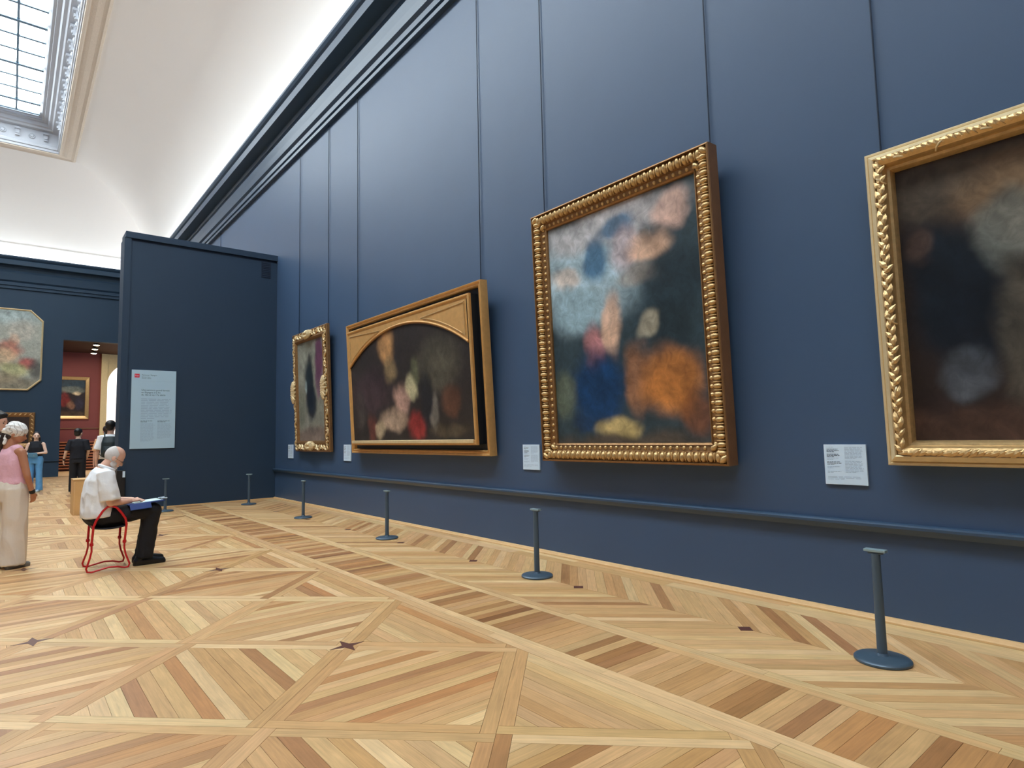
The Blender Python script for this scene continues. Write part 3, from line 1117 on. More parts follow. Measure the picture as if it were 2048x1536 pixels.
v, f = [], []
op = [(0, 0), (0, -.08), (.03, -.10), (.06, -.07), (.06, 0)]
for (sI, yI) in op:
    v += [(x, yI, z) for x, z in octo(sI)]
for i in range(len(op) - 1):
    for k in range(8):
        a = 8 * i
        f.append((a + k, a + (k + 1) % 8, a + 8 + (k + 1) % 8, a + 8 + k))
fixn(raw('frame', v, f, M_GOLDP, bp1))
oc = canvas_mesh('canvas', OW - .1, OH - .1, (158, 160, 150), [
    (.5, .95, .6, .15, (150, 166, 166), .8), (.78, .75, .16, .14, (178, 172, 160), .7), (.72, .62, .06, .08, (196, 164, 140), .7), (.66, .50, .14, .12, (176, 104, 84), .8), (.55, .40, .2, .14, (198, 170, 136), .8), (.85, .33, .10, .08, (160, 60, 56), .8), (.95, .25, .08, .12, (70, 66, 64), .8),
    (.72, .24, .16, .10, (170, 168, 118), .8), (.5, .05, .6, .12, (124, 112, 92), .8), (.6, .15, .2, .08, (150, 136, 112), .7)], bp1, (0, -.06, .05), nx=60)
# trim the canvas to eight sides
bm = bmesh.new()
bm.from_mesh(oc.data)
cc = OC - .02
for sx in (-1, 1):
    for (zc, sz) in ((0, -1), (OH - .1, 1)):
        nrm = Vector((sx, 0, sz)).normalized()
        co = Vector((sx * ((OW - .1) / 2 - cc), 0, zc))
        bmesh.ops.bisect_plane(bm, geom=bm.verts[:] + bm.edges[:] + bm.faces[:], plane_co=co, plane_no=nrm, clear_outer=True)
bm.to_mesh(oc.data)
bm.free()
bp2 = empty('framed_painting', (-4.70, YB, 1.20), (0, 0, 0), 'small dark painting in a carved gilt frame low on the far wall', 'painting')
rlb = frame_sides([(0, 0), (0, -.06), (.03, -.09), (.10, -.07), (.16, -.05), (.18, -.03), (.18, 0)], 1.56, 1.40, M_GOLDD, bp2)
for (x, z, sd) in ring_positions(1.56, 1.40, .08, .16):
    inst(lfm, rlb[sd], 'leaf', matrix=Matrix.Translation((x, -.08, z)) @ Matrix.Rotation(ANG[sd] + .8, 4, 'Y') @ Matrix.Scale(1.1, 4))
canvas_mesh('canvas', 1.22, 1.06, (48, 34, 30), [(.5, .5, .25, .3, (92, 66, 50), .7), (.7, .3, .2, .2, (40, 30, 30), .7)], bp2, (0, -.03, .17), nx=24)
bp3 = empty('framed_painting', (-2.35, 37.0, 2.53), (0, 0, 0), 'gilt framed painting on the red wall beyond the doorway', 'painting')
frame_sides([(0, 0), (0, -.08), (.03, -.10), (.10, -.08), (.15, -.06), (.17, -.03), (.17, 0)], 1.36, 2.10, M_GOLD, bp3)
canvas_mesh('canvas', 1.06, 1.80, (40, 30, 30), [(.5, .9, .6, .16, (40, 62, 74), .8), (.5, .72, .5, .10, (120, 128, 118), .7), (.65, .62, .14, .06, (208, 186, 150), .7), (.2, .45, .2, .2, (120, 40, 36), .8), (.75, .35, .16, .2, (48, 44, 58), .8), (.45, .3, .14, .12, (150, 106, 80), .6), (.5, .05, .6, .1, (76, 60, 44), .8)], bp3, (0, -.035, .15), nx=30)


# ------------------------------------------------------------------ wall labels and the text panel
def text_mesh(name, body, size, m, parent, loc, ext=.0006, align='LEFT'):
    cu = bpy.data.curves.new(name, 'FONT')
    cu.body = body
    cu.size = size
    cu.extrude = ext
    cu.align_x = align
    cu.space_line = 1.05
    to = bpy.data.objects.new(name, cu)
    COL.objects.link(to)
    dg = bpy.context.evaluated_depsgraph_get()
    dg.update()
    me = bpy.data.meshes.new_from_object(to.evaluated_get(dg))
    bpy.data.objects.remove(to)
    me.materials.clear()
    me.materials.append(m)
    o = link(bpy.data.objects.new(name, me), parent)
    o.rotation_euler = (PI / 2, 0, 0)
    o.location = loc
    return o


def print_lines(b, x0, x1, zt, n, step, h, y, rag=.15):
    for k in range(n):
        z = zt - k * step
        xe = x1 - (random.uniform(0, rag) * (x1 - x0) if k < n - 1 else random.uniform(.3, .7) * (x1 - x0))
        x = x0
        while x < xe:
            wl = random.uniform(.010, .030) * (x1 - x0) / .11
            b.box(x, min(xe, x + wl), y - .0006, y, z - h, z)
            x += wl + .004 * (x1 - x0) / .11


def wall_label(yc, lab):
    t = empty('wall_label', (0, yc, .92), (0, 0, -PI / 2), lab, 'label', 'white captions beside the paintings')
    cd_ = MB().box(-.145, .145, -.016, -.0, 0, .29).build('card', M_LABEL, t, bevel=.001)
    bd = MB()
    print_lines(bd, -.125, -.03, .258, 3, .0095, .0035, -.0162, .2)
    print_lines(bd, -.125, -.025, .166, 3, .0095, .0035, -.0162, .3)
    print_lines(bd, -.125, -.035, .222, 3, .0095, .0045, -.0162, .2)
    bd.build('bold_print', M_INKD, cd_)['kind'] = 'stuff'
    bl = MB()
    print_lines(bl, -.125, -.03, .272, 1, .009, .0025, -.0162)
    print_lines(bl, -.125, -.035, .192, 2, .009, .0025, -.0162)
    print_lines(bl, -.125, -.035, .130, 2, .009, .0025, -.0162)
    print_lines(bl, -.125, -.015, .096, 2, .009, .0025, -.0162)
    print_lines(bl, 0, .125, .270, 10, .0088, .0026, -.0162, .12)
    print_lines(bl, 0, .125, .172, 10, .0088, .0026, -.0162, .12)
    print_lines(bl, -.125, .125, .058, 3, .0095, .0025, -.0162, .1)
    bl.build('fine_print', M_INK, cd_)['kind'] = 'stuff'


wall_label(1.893, 'white printed caption card left of the very wide dark painting')
wall_label(5.345, 'white printed caption card left of the tall beaded-frame painting')
wall_label(10.34, 'white printed caption card left of the arched-mount painting')
wall_label(13.19, 'white printed caption card left of the narrow scrolled-frame painting')

ip = empty('information_panel', (-2.452, PY0 - .001, 1.20), (0, 0, 0), 'pale blue text panel with a red logo on the dark partition', 'panel')
bo_ = MB().box(-.397, .397, -.025, 0, 0, 1.587).build('board', M_PANEL, ip, bevel=.002)
yt = -.0256
MB().box(-.348, -.262, yt - .001, -.0245, 1.43, 1.505).build('logo_square', M_REDLOGO, ip)
text_mesh('logo_text', '718', .042, M_LABEL, ip, (-.343, yt - .0012, 1.452))
text_mesh('header_text', 'Peintures / Espagne', .034, M_INKD, ip, (-.222, yt, 1.474))
text_mesh('subheader_text', 'Paintings / Spain\nPinturas / España', .024, M_INKD, ip, (-.222, yt, 1.438))
MB().box(-.29, .36, yt - .0005, -.0245, 1.362, 1.364).build('rule_line', M_INK, ip)
text_mesh('title_text', 'Une peinture grand format\nen Espagne à la fin\ndu 16e et au 17e siècle', .046, M_INKD, ip, (-.222, yt, 1.166), .001)
b = MB()
for k in range(13):
    pass
print_lines(b, -.222, .33, 1.005, 13, .0325, .011, yt + .0006, .12)
b.build('body_print', M_INK, bo_)['kind'] = 'stuff'
b = MB()
print_lines(b, -.222, .02, .56, 2, .020, .008, yt + .0006, .15)
print_lines(b, .075, .30, .56, 2, .020, .008, yt + .0006, .15)
b.build('bold_print', M_INKD, bo_)['kind'] = 'stuff'
b = MB()
print_lines(b, -.222, .03, .505, 21, .0175, .006, yt + .0006, .15)
print_lines(b, .075, .33, .505, 18, .0175, .006, yt + .0006, .15)
b.build('fine_print', M_INK, bo_)['kind'] = 'stuff'

# ------------------------------------------------------------------ barrier posts
st = empty('barrier_post', (-.802, 1.441, 0), (0, 0, 0), 'slate barrier post nearest the camera, under the very wide dark painting', 'barrier post', 'low slate barrier posts')
MB().lathe([(.0, 0), (.140, 0), (.147, .004), (.147, .014), (.141, .021), (.128, .025), (.060, .030), (.034, .034), (.028, .045), (.0, .045)], 40).build('base', M_POST, st, True)
MB().lathe([(.0, .04), (.0265, .04), (.0255, .2), (.0235, .603), (.0, .603)], 20).build('pole', M_POST, st, True)
MB().box(-.022, .022, -.058, .058, .612, .628).build('top_bar', M_CAPM, st, bevel=.003)
MB().box(-.014, .014, -.038, .038, .600, .612).build('rope_clip', M_POST, st, bevel=.002)
dup(st, (-.832, 4.367, 0), 0, 'slate barrier post below the tall beaded-frame painting')
dup(st, (-.810, 7.354, 0), 0, 'slate barrier post below the arched-mount painting')
dup(st, (-.824, 10.286, 0), 0, 'slate barrier post below the narrow scrolled-frame painting')
dup(st, (-.826, 13.30, 0), PI / 4, 'slate barrier post standing near the corner of wall and partition')
dup(st, (-2.346, 13.34, 0), PI / 2, "slate barrier post in front of the partition, behind the sketching man's knees")

# plain dark upright with a white tag at the partition's edge, purpose unknown; oak plinth
bp_ = empty('black_post', (-2.99, 14.09, 0), (0, 0, 0), "slim black post with a white tag at the partition's end", 'post')
M_BLACK = mat('matt_black', (14, 14, 18), 0.55)
MB().box(-.075, .065, -.05, .05, 0, .79).build('body', M_BLACK, bp_, bevel=.006)
MB().box(.02, .062, -.053, -.049, .655, .775).build('tag', M_LABEL, bp_)
MB().box(-.10, .09, -.065, .065, 0, .02).build('foot', M_BLACK, bp_, bevel=.004)
pl = empty('oak_plinth', (-3.43, 14.36, 0), (0, 0, 0), 'pale oak plinth standing behind the sketching man', 'plinth')
M_PLINTH = mat('pale_oak_board', (214, 170, 112), 0.5, noise=0.12, nscale=5, bump=0.05)
MB().box(-.31, .31, -.31, .29, 0, .632).build('body', M_PLINTH, pl, bevel=.004)
MB().box(-.315, .315, -.315, .295, .638, .66).build('top_board', M_PLINTH, pl, bevel=.003)
MB().box(-.300, -.285, -.313, -.310, .01, .63).build('edge_joint', M_OAK, pl)


# ------------------------------------------------------------------ people
def prim_mesh(prims):
    V, Fc = [], []

    def ringset(rings, cap=True):
        n0 = len(V)
        seg = len(rings[0])
        for r in rings:
            V.extend(r)
        for i in range(len(rings) - 1):
            for k in range(seg):
                a, c = n0 + i * seg, n0 + (i + 1) * seg
                Fc.append((a + k, a + (k + 1) % seg, c + (k + 1) % seg, c + k))
        Fc.append(tuple(n0 + k for k in range(seg))[::-1])
        Fc.append(tuple(n0 + (len(rings) - 1) * seg + k for k in range(seg)))

    SEG = 18
    for p in prims:
        if p[0] == 'cap':
            _, a, b_, ra, rb_ = p
            a, b_ = Vector(a), Vector(b_)
            t = (b_ - a)
            L = t.length
            t = t / L if L > 1e-6 else Vector((0, 0, 1))
            h = Vector((0, 0, 1)) if abs(t.z) < .9 else Vector((1, 0, 0))
            n = (h - t * h.dot(t)).normalized()
            bn = t.cross(n)
            rings = []
            for k in range(1, 7):
                an = PI / 2 * k / 6
                rings.append((a - t * ra * math.cos(an), ra * math.sin(an)))
            for k in range(6, 0, -1):
                an = PI / 2 * k / 6
                rings.append((b_ + t * rb_ * math.cos(an), rb_ * math.sin(an)))
            ringset([[tuple(c + (n * math.cos(2 * PI * k / SEG) + bn * math.sin(2 * PI * k / SEG)) * r) for k in range(SEG)] for c, r in rings])
        elif p[0] == 'ell':
            c = Vector(p[1])
            rx, ry, rz = p[2]
            R = Euler(p[3], 'XYZ').to_matrix() if len(p) > 3 else Matrix.Identity(3)
            rings = []
            for i in range(1, 12):
                t = -PI / 2 + PI * i / 12
                rings.append([tuple(c + R @ Vector((rx * math.cos(t) * math.cos(2 * PI * k / SEG), ry * math.cos(t) * math.sin(2 * PI * k / SEG), rz * math.sin(t)))) for k in range(SEG)])
            ringset(rings)
        elif p[0] == 'cone':
            # stack of flat elliptical sections: list of (centre, r along x-ish, r along y-ish); side = direction of the first radius
            secs = p[1]
            rings = []
            for i, (c, ra, rb_) in enumerate(secs):
                a = Vector(secs[max(i - 1, 0)][0])
                b_ = Vector(secs[min(i + 1, len(secs) - 1)][0])
                t = (b_ - a).normalized()
                h = Vector(p[2]) if len(p) > 2 else Vector((1, 0, 0))
                n = (h - t * h.dot(t)).normalized()
                bn = t.cross(n)
                rings.append([tuple(Vector(c) + n * math.cos(2 * PI * k / SEG) * ra + bn * math.sin(2 * PI * k / SEG) * rb_) for k in range(SEG)])
            ringset(rings)
    return V, Fc


def blob(name, prims, m, parent, voxel=.008, it=4, fold=None):
    V, Fc = prim_mesh(prims)
    me = bpy.data.meshes.new(name)
    me.from_pydata(V, [], Fc)
    bm = bmesh.new()
    bm.from_mesh(me)
    bmesh.ops.recalc_face_normals(bm, faces=bm.faces)
    bm.to_mesh(me)
    bm.free()
    to = bpy.data.objects.new(name, me)
    COL.objects.link(to)
    md = to.modifiers.new('r', 'REMESH')
    md.mode = 'VOXEL'
    md.voxel_size = voxel
    md.use_smooth_shade = True
    if it:
        sm_ = to.modifiers.new('s', 'SMOOTH')
        sm_.factor = .5
        sm_.iterations = it
    dg = bpy.context.evaluated_depsgraph_get()
    dg.update()
    out = bpy.data.meshes.new_from_object(to.evaluated_get(dg))
    bpy.data.objects.remove(to)
    bpy.data.meshes.remove(me)
    out.materials.clear()
    out.materials.append(m)
    out.name = name
    if fold:
        amp, fh, fz = fold
        nrm = [v_.normal.copy() for v_ in out.vertices]
        for v_, n_ in zip(out.vertices, nrm):
            c_ = v_.co
            q_ = mnoise.noise(Vector((c_.x * fh + c_.z * fz * .5, c_.y * fh - c_.z * fz * .4, c_.z * fz)))
            v_.co = c_ + n_ * (amp * (1 - 2.2 * abs(q_)))
        out.update()
    return link(bpy.data.objects.new(name, out), parent)


def hand(wrist, d, nrm, curl=.5, s=1.0, thumb_side=1):
    """palm and five fingers; d = pointing direction, nrm = back of the hand, thumb on thumb_side of (nrm x d)"""
    wv, d, nrm = Vector(wrist), Vector(d).normalized(), Vector(nrm).normalized()
    nrm = (nrm - d * nrm.dot(d)).normalized()
    sd = nrm.cross(d) * thumb_side
    P = []
    pc = wv + d * .045 * s
    P.append(('cap', tuple(wv), tuple(wv + d * .03 * s), .022 * s, .024 * s))
    for k, off in enumerate((.026, .009, -.009, -.026)):
        a = wv + d * .02 * s + sd * off * .7 * s
        b_ = wv + d * .082 * s + sd * off * s
        P.append(('cap', tuple(a), tuple(b_), .0135 * s, .0115 * s))
        ln = (.040, .046, .043, .034)[k] * s
        ca = curl * .9
        d1_ = (d * math.cos(ca) - nrm * math.sin(ca)).normalized()
        c1 = b_ + d1_ * ln
        d2_ = (d * math.cos(ca * 2.1) - nrm * math.sin(ca * 2.1)).normalized()
        c2 = c1 + d2_ * ln * .75
        P.append(('cap', tuple(b_), tuple(c1), .0100 * s, .0090 * s))
        P.append(('cap', tuple(c1), tuple(c2), .0090 * s, .0075 * s))
    t0 = wv + d * .025 * s + sd * .022 * s
    t1 = t0 + (d * .6 + sd * .8 - nrm * .2).normalized() * .036 * s
    t2 = t1 + (d * .9 + sd * .15 - nrm * .5 * curl).normalized() * .032 * s
    P += [('cap', tuple(t0), tuple(t1), .0135 * s, .0105 * s), ('cap', tuple(t1), tuple(t2), .0100 * s, .0085 * s)]
    return P


def xf(prims, M):
    """transform prims by a 4x4 matrix (rotation + translation + uniform scale)"""
    sc = M.to_scale()[0]
    R = M.to_3x3().normalized()
    out = []
    for p in prims:
        if p[0] == 'cap':
            out.append(('cap', tuple(M @ Vector(p[1])), tuple(M @ Vector(p[2])), p[3] * sc, p[4] * sc))
        elif p[0] == 'ell':
            e = (Euler(p[3], 'XYZ').to_matrix() if len(p) > 3 else Matrix.Identity(3))
            out.append(('ell', tuple(M @ Vector(p[1])), tuple(x * sc for x in p[2]), tuple((R @ e).to_euler('XYZ'))))
        else:
            h = Vector(p[2]) if len(p) > 2 else Vector((1, 0, 0))
            out.append(('cone', [(tuple(M @ Vector(c)), a * sc, b_ * sc) for c, a, b_ in p[1]], tuple(R @ h)))
    return out


# head centred on the top of the neck (0,0,0); +x forward
HEAD = [('ell', (-.005, 0, .125), (.098, .076, .098)), ('ell', (.030, 0, .075), (.066, .058, .085)), ('ell', (.048, 0, .030), (.042, .042, .034)),
        ('cap', (.090, 0, .092), (.106, 0, .062), .011, .0145), ('ell', (.070, .018, .085), (.02, .022, .016)), ('ell', (.070, -.018, .085), (.02, .022, .016)),
        ('cap', (.083, -.028, .112), (.083, .028, .112), .014, .014), ('ell', (.086, 0, .036), (.012, .020, .009)),
        ('ell', (-.004, .077, .082), (.020, .009, .030), (0, -.2, .25)), ('ell', (-.004, -.077, .082), (.020, .009, .030), (0, -.2, -.25)),
        ('cap', (-.018, 0, -.075), (-.008, 0, .06), .056, .052)]


def eyes(parent, M, m_dark, m_lip=None):
    for sg in (-1, 1):
        e = ellipsoid('eye', .005, .012, .007, m_dark, parent, 8, 6)
        e.matrix_basis = M @ Matrix.Translation((.0885, sg * .030, .094))
        bw = ellipsoid('eyebrow', .004, .017, .004, m_dark, parent, 8, 6)
        bw.matrix_basis = M @ Matrix.Translation((.094, sg * .030, .118))
    if m_lip:
        l = ellipsoid('lips', .005, .020, .007, m_lip, parent, 8, 6)
        l.matrix_basis = M @ Matrix.Translation((.097, 0, .036))


M_SKIN_L = mat('light_skin', (226, 178, 156), 0.5, noise=.05, nscale=20)
M_SKIN_T = mat('tanned_skin', (186, 128, 98), 0.5, noise=.05, nscale=20)
M_SKIN_P = mat('pale_skin', (232, 196, 176), 0.5, noise=.05, nscale=20)
M_EYE = mat('dark_eye', (38, 28, 26), 0.3)
M_LIP = mat('lip_red', (168, 92, 88), 0.5)
M_SHIRTW = mat('white_cotton', (242, 244, 248), 0.8, bump=1.0, bscale=9)
M_TROUB = mat('black_trouser_cloth', (18, 20, 28), 0.8, bump=.4, bscale=14)
M_SHOEB = mat('black_leather', (16, 18, 24), 0.35)
M_HAIRW = mat('white_hair', (214, 208, 206), 0.75, noise=.1, nscale=60, bump=.4, bscale=90)
M_HAIRB = mat('black_hair', (22, 18, 18), 0.5, bump=.5, bscale=60)
M_HAIRD = mat('dark_brown_hair', (44, 30, 26), 0.55, bump=.5, bscale=60)
M_PINK = mat('pink_knit', (238, 186, 202), 0.85, bump=.4, bscale=40)
M_CREAMC = mat('cream_cotton', (230, 218, 204), 0.85, bump=1.0, bscale=7)
M_SCARF = mat('white_headscarf', (238, 234, 230), 0.8, noise=.10, nscale=30, bump=.6, bscale=16)
M_DENIM = mat('light_blue_denim', (96, 160, 216), 0.8, noise=.12, nscale=12, bump=.3, bscale=24)
M_BLACKT = mat('black_jersey', (16, 20, 32), 0.8, bump=.3, bscale=16)
M_STOOL = mat('red_painted_tube', (206, 26, 34), 0.32)
M_SEAT = mat('black_canvas_seat', (22, 20, 30), 0.75)
M_SOLE = mat('grey_shoe', (120, 118, 116), 0.7)
M_BLUE = mat('blue_folder', (20, 54, 124), 0.5)
M_PAPER = mat('drawing_paper', (214, 238, 240), 0.6)

nt_ = M_SCARF.node_tree
wv_ = nt_.nodes.new('ShaderNodeTexWave')
wv_.inputs['Scale'].default_value = 9
wv_.inputs['Distortion'].default_value = 9
wv_.inputs['Detail'].default_value = 2
cr_ = nt_.nodes.new('ShaderNodeValToRGB')
cr_.color_ramp.elements[0].color = lin((176, 172, 172)) + (1,)
cr_.color_ramp.elements[1].position = .11
cr_.color_ramp.elements[1].color = lin((238, 236, 234)) + (1,)
tc_ = [n_ for n_ in nt_.nodes if n_.type == 'TEX_COORD'][0]
nt_.links.new(tc_.outputs['Object'], wv_.inputs['Vector'])
nt_.links.new(wv_.outputs['Fac'], cr_.inputs['Fac'])
nt_.links.new(cr_.outputs['Color'], nt_.nodes['Principled BSDF'].inputs['Base Color'])

# ---- the seated man, drawing
mx, my = -3.87, 7.89
man = empty('person', (mx, my, 0), (0, 0, 0), 'bald bearded person in a white short-sleeved shirt sketching on a red stool', 'person')
HM = Matrix.Translation((.005, 0, 1.095)) @ Matrix.Rotation(math.radians(34), 4, 'Y') @ Matrix.Scale(.98, 4)
body = xf(HEAD, HM)
SHR, SHL = (-.03, -.165, .985), (-.03, .165, .985)
ELR, ELL = (.02, -.205, .70), (.06, .20, .70)
WRR, WRL = (.205, -.125, .705), (.24, .055, .705)
body += [('cap', (-.06, 0, .60), (-.07, 0, .80), .11, .12), ('cap', (-.07, 0, .80), (-.045, 0, .96), .12, .11), ('cap', SHR, SHL, .055, .055), ('cap', (-.04, 0, .98), (-.005, 0, 1.10), .06, .05),
         ('cap', SHR, ELR, .047, .040), ('cap', ELR, WRR, .040, .027), ('cap', SHL, ELL, .047, .040), ('cap', ELL, WRL, .040, .027),
         ('cap', (-.05, -.09, .545), (.44, -.085, .575), .085, .062), ('cap', (-.05, .09, .545), (.45, .10, .58), .085, .062),
         ('cap', (.44, -.085, .575), (.345, -.08, .10), .058, .038), ('cap', (.45, .10, .58), (.365, .145, .10), .058, .038),
         ('cap', (.33, -.08, .045), (.50, -.075, .035), .035, .028), ('cap', (.35, .145, .045), (.52, .16, .035), .035, .028)]
body += hand(WRR, (1, .25, .16), (-.25, -.45, .9), .75, 1.0, 1)
body += hand(WRL, (1, -.45, -.02), (0, .1, 1), .35, 1.0, -1)
blob('body', body, M_SKIN_L, man, .0062, 3)
sh = [('cone', [((-.062, 0, .560), .158, .212), ((-.066, 0, .62), .158, .21), ((-.072, 0, .70), .150, .20), ((-.075, 0, .80), .142, .19), ((-.065, 0, .92), .128, .185), ((-.045, 0, 1.005), .10, .165), ((-.03, 0, 1.05), .075, .10)]),
      ('cap', (-.03, -.135, .985), (-.03, .135, .985), .074, .074),
      ('cone', [((-.03, -.15, 1.02), .075, .07), ((-.015, -.18, .92), .082, .074), ((.0, -.20, .82), .086, .076), ((.012, -.205, .735), .090, .078)]),
      ('cone', [((-.03, .15, 1.02), .075, .07), ((-.005, .185, .92), .082, .074), ((.02, .20, .82), .086, .076), ((.04, .205, .735), .090, .078)])]
blob('shirt', sh, M_SHIRTW, man, .007, 3, (.009, 10, 5))
cl = MB()
cpts = []
for k in range(19):
    a = PI * .12 + (2 * PI - PI * .24) * k / 18
    cpts.append((-.005 + .068 * math.cos(a), .066 * math.sin(a), 1.068 + .030 * -math.cos(a)))
cl.tube(cpts, .016, 8)
cl.build('collar', M_SHIRTW, man, True)
tr = [('cone', [((-.12, -.085, .555), .085, .095), ((-.05, -.09, .553), .098, .098), ((.2, -.088, .572), .090, .094), ((.43, -.085, .585), .078, .082)], (0, 0, 1)),
      ('cone', [((-.12, .085, .555), .085, .095), ((-.05, .09, .553), .098, .098), ((.2, .095, .572), .090, .094), ((.44, .10, .59), .078, .082)], (0, 0, 1)),
      ('ell', (-.085, 0, .575), (.125, .185, .115)), ('ell', (.425, -.085, .575), (.085, .08, .085)), ('ell', (.435, .10, .58), (.085, .08, .085)),
      ('cone', [((.425, -.085, .60), .080, .078), ((.39, -.083, .34), .080, .074), ((.355, -.08, .075), .078, .068)]),
      ('cone', [((.435, .10, .60), .080, .078), ((.41, .12, .34), .080, .074), ((.375, .145, .075), .078, .068)])]
blob('trousers', tr, M_TROUB, man, .008, 3, (.007, 8, 8))
for (x, y) in ((.335, -.08), (.355, .145)):
    blob('shoe', [('cap', (x - .045, y, .042), (x + .09, y + .005, .045), .040, .042), ('cap', (x + .09, y + .005, .040), (x + .20, y + .01, .030), .042, .030), ('cap', (x - .035, y, .05), (x - .02, y, .09), .040, .040), ('cap', (x - .05, y, .016), (x + .2, y + .01, .016), .036, .034)], M_SHOEB, man, .007, 3)
def hair_cap(parent, M, m, cuts, centre=(-.005, 0, .125), rad=(.1015, .0795, .1010)):
    o = ellipsoid('hair', rad[0], rad[1], rad[2], m, parent, 28, 20)
    bm_ = bmesh.new()
    bm_.from_mesh(o.data)
    for co, no in cuts:
        bmesh.ops.bisect_plane(bm_, geom=bm_.verts[:] + bm_.edges[:] + bm_.faces[:], plane_co=Vector(co) - Vector(centre), plane_no=Vector(no), clear_outer=True)
    bm_.to_mesh(o.data)
    bm_.free()
    o.matrix_basis = M @ Matrix.Translation(centre)
    return o


hair_cap(man, HM, M_HAIRW, [((-.028, 0, .185), (.62, 0, .78)), ((.022, 0, .1), (1, 0, .1))])
bd = [('ell', (.052, 0, .012), (.044, .046, .032)), ('ell', (.03, .048, .035), (.034, .016, .034)), ('ell', (.03, -.048, .035), (.034, .016, .034)), ('cap', (.092, -.022, .050), (.092, .022, .050), .010, .010)]
blob('beard', xf(bd, HM), M_HAIRW, man, .005, 3)
eyes(man, HM, M_EYE)
gl = empty('eyeglasses', (0, 0, 0), (0, 0, 0), 'thin-rimmed eyeglasses on the nose of the sketching person', 'eyeglasses')
gl.matrix_world = Matrix.Translation((mx, my, 0)) @ HM
M_RIM = mat('dark_glasses_rim', (60, 60, 64), 0.3, .6)
for sg in (-1, 1):
    MB().tube([(.108 + .004, sg * .032 + .021 * math.cos(a * PI / 8), .088 + .015 * math.sin(a * PI / 8)) for a in range(16)], .0016, 6, closed=True).build('rim', M_RIM, gl)
    MB().tube([(.110, sg * .054, .090), (.06, sg * .074, .092), (.0, sg * .084, .094)], .0015, 6).build('temple', M_RIM, gl)
MB().tube([(.112, -.012, .092), (.116, 0, .094), (.112, .012, .092)], .0016, 6).build('bridge', M_RIM, gl)

# red folding stool: two bent hoops (near and far) and a canvas seat
sto = empty('folding_stool', (-3.85, 7.89, 0), (0, 0, 0), 'red tubular folding stool with a black seat under the sketching person', 'stool')
for sg, nm in ((-1, 'near'), (1, 'far')):
    yb, ym, yt = sg * .20, sg * .185, sg * .215
    lower = [(-.155, ym, .30), (-.152, ym, .22), (-.165, ym, .15), (-.195, yb, .05), (-.185, yb, .018), (-.15, yb, .011), (-.08, yb, .026), (0, yb, .042), (.08, yb, .036), (.14, yb, .018), (.175, yb, .022), (.185, yb, .055), (.150, ym, .15), (.135, ym, .22), (.135, ym, .30)]
    MB().tube(lower, .0095, 10).build('leg_hoop', M_STOOL, sto, True)
    upper = [(-.155, ym, .285), (-.145, yt, .47), (-.125, yt, .53), (-.07, yt, .625), (-.03, yt, .665), (.01, yt, .672), (.05, yt, .655), (.10, yt, .59), (.135, yt, .53), (.145, yt, .47), (.135, ym, .285)]
    MB().tube(upper, .0115, 10).build('arm_hoop', M_STOOL, sto, True)
    for x in (-.155, .135):
        MB().lathe([(.0, 0), (.017, 0), (.019, .01), (.017, .03), (.0, .03)], 12, (x, ym, .275)).build('joint_collar', M_STOOL, sto)
for x in (-.15, .145):
    MB().tube([(x, -.215, .468), (x, .215, .468)], .008, 8).build('seat_bar', M_STOOL, sto)
sv_, sf_ = [], []
for i in range(9):
    for j in range(7):
        x = -.155 + .305 * i / 8
        y = -.20 + .40 * j / 6
        sv_.append((x, y, .462 - .020 * math.sin(PI * i / 8)))
for i in range(8):
    for j in range(6):
        a = i * 7 + j
        sf_.append((a, a + 7, a + 8, a + 1))
so = raw('seat', sv_, sf_, M_SEAT, sto, True)
md = so.modifiers.new('thickness', 'SOLIDIFY')
md.thickness = .012
md.offset = -1

# drawing board with paper, pen
db = empty('drawing_board', (-3.54, 7.86, .668), (0, math.radians(-4), math.radians(4)), 'blue drawing folder with white paper on the lap of the sketching person', 'drawing board')
MB().box(-.16, .19, -.15, .16, .0, .012).build('folder', M_BLUE, db, bevel=.003)
fl_ = MB().box(-.15, .05, -.006, .006, -.062, .006).build('folder_flap', M_BLUE, db, bevel=.002)
fl_.location = (0, -.152, .004)
fl_.rotation_euler = (math.radians(-30), 0, 0)
MB().box(-.10, .175, -.12, .13, .0125, .016).build('paper', M_PAPER, db)
MB().box(.165, .205, -.10, .10, -.006, .020).build('clip', M_BLACK, db, bevel=.002)
for yv in (-.07, .05):
    MB().tube([(.17, yv, .024), (.235, yv + .012, .022)], .006, 8).build('marker', M_LABEL, db)
pen = MB().tube([(-.055, .0, .035), (.0, .0, .0)], [.004, .0035], 8).build('pencil', M_LABEL)
tag(pen, 'white pencil in the right hand of the sketching person', 'pencil')
pen.location = (-3.555, 7.80, .695)
MB().tube([(-.075, 0, .0477), (-.055, 0, .035)], .004, 8).build('pencil_end', M_BLACK, pen)


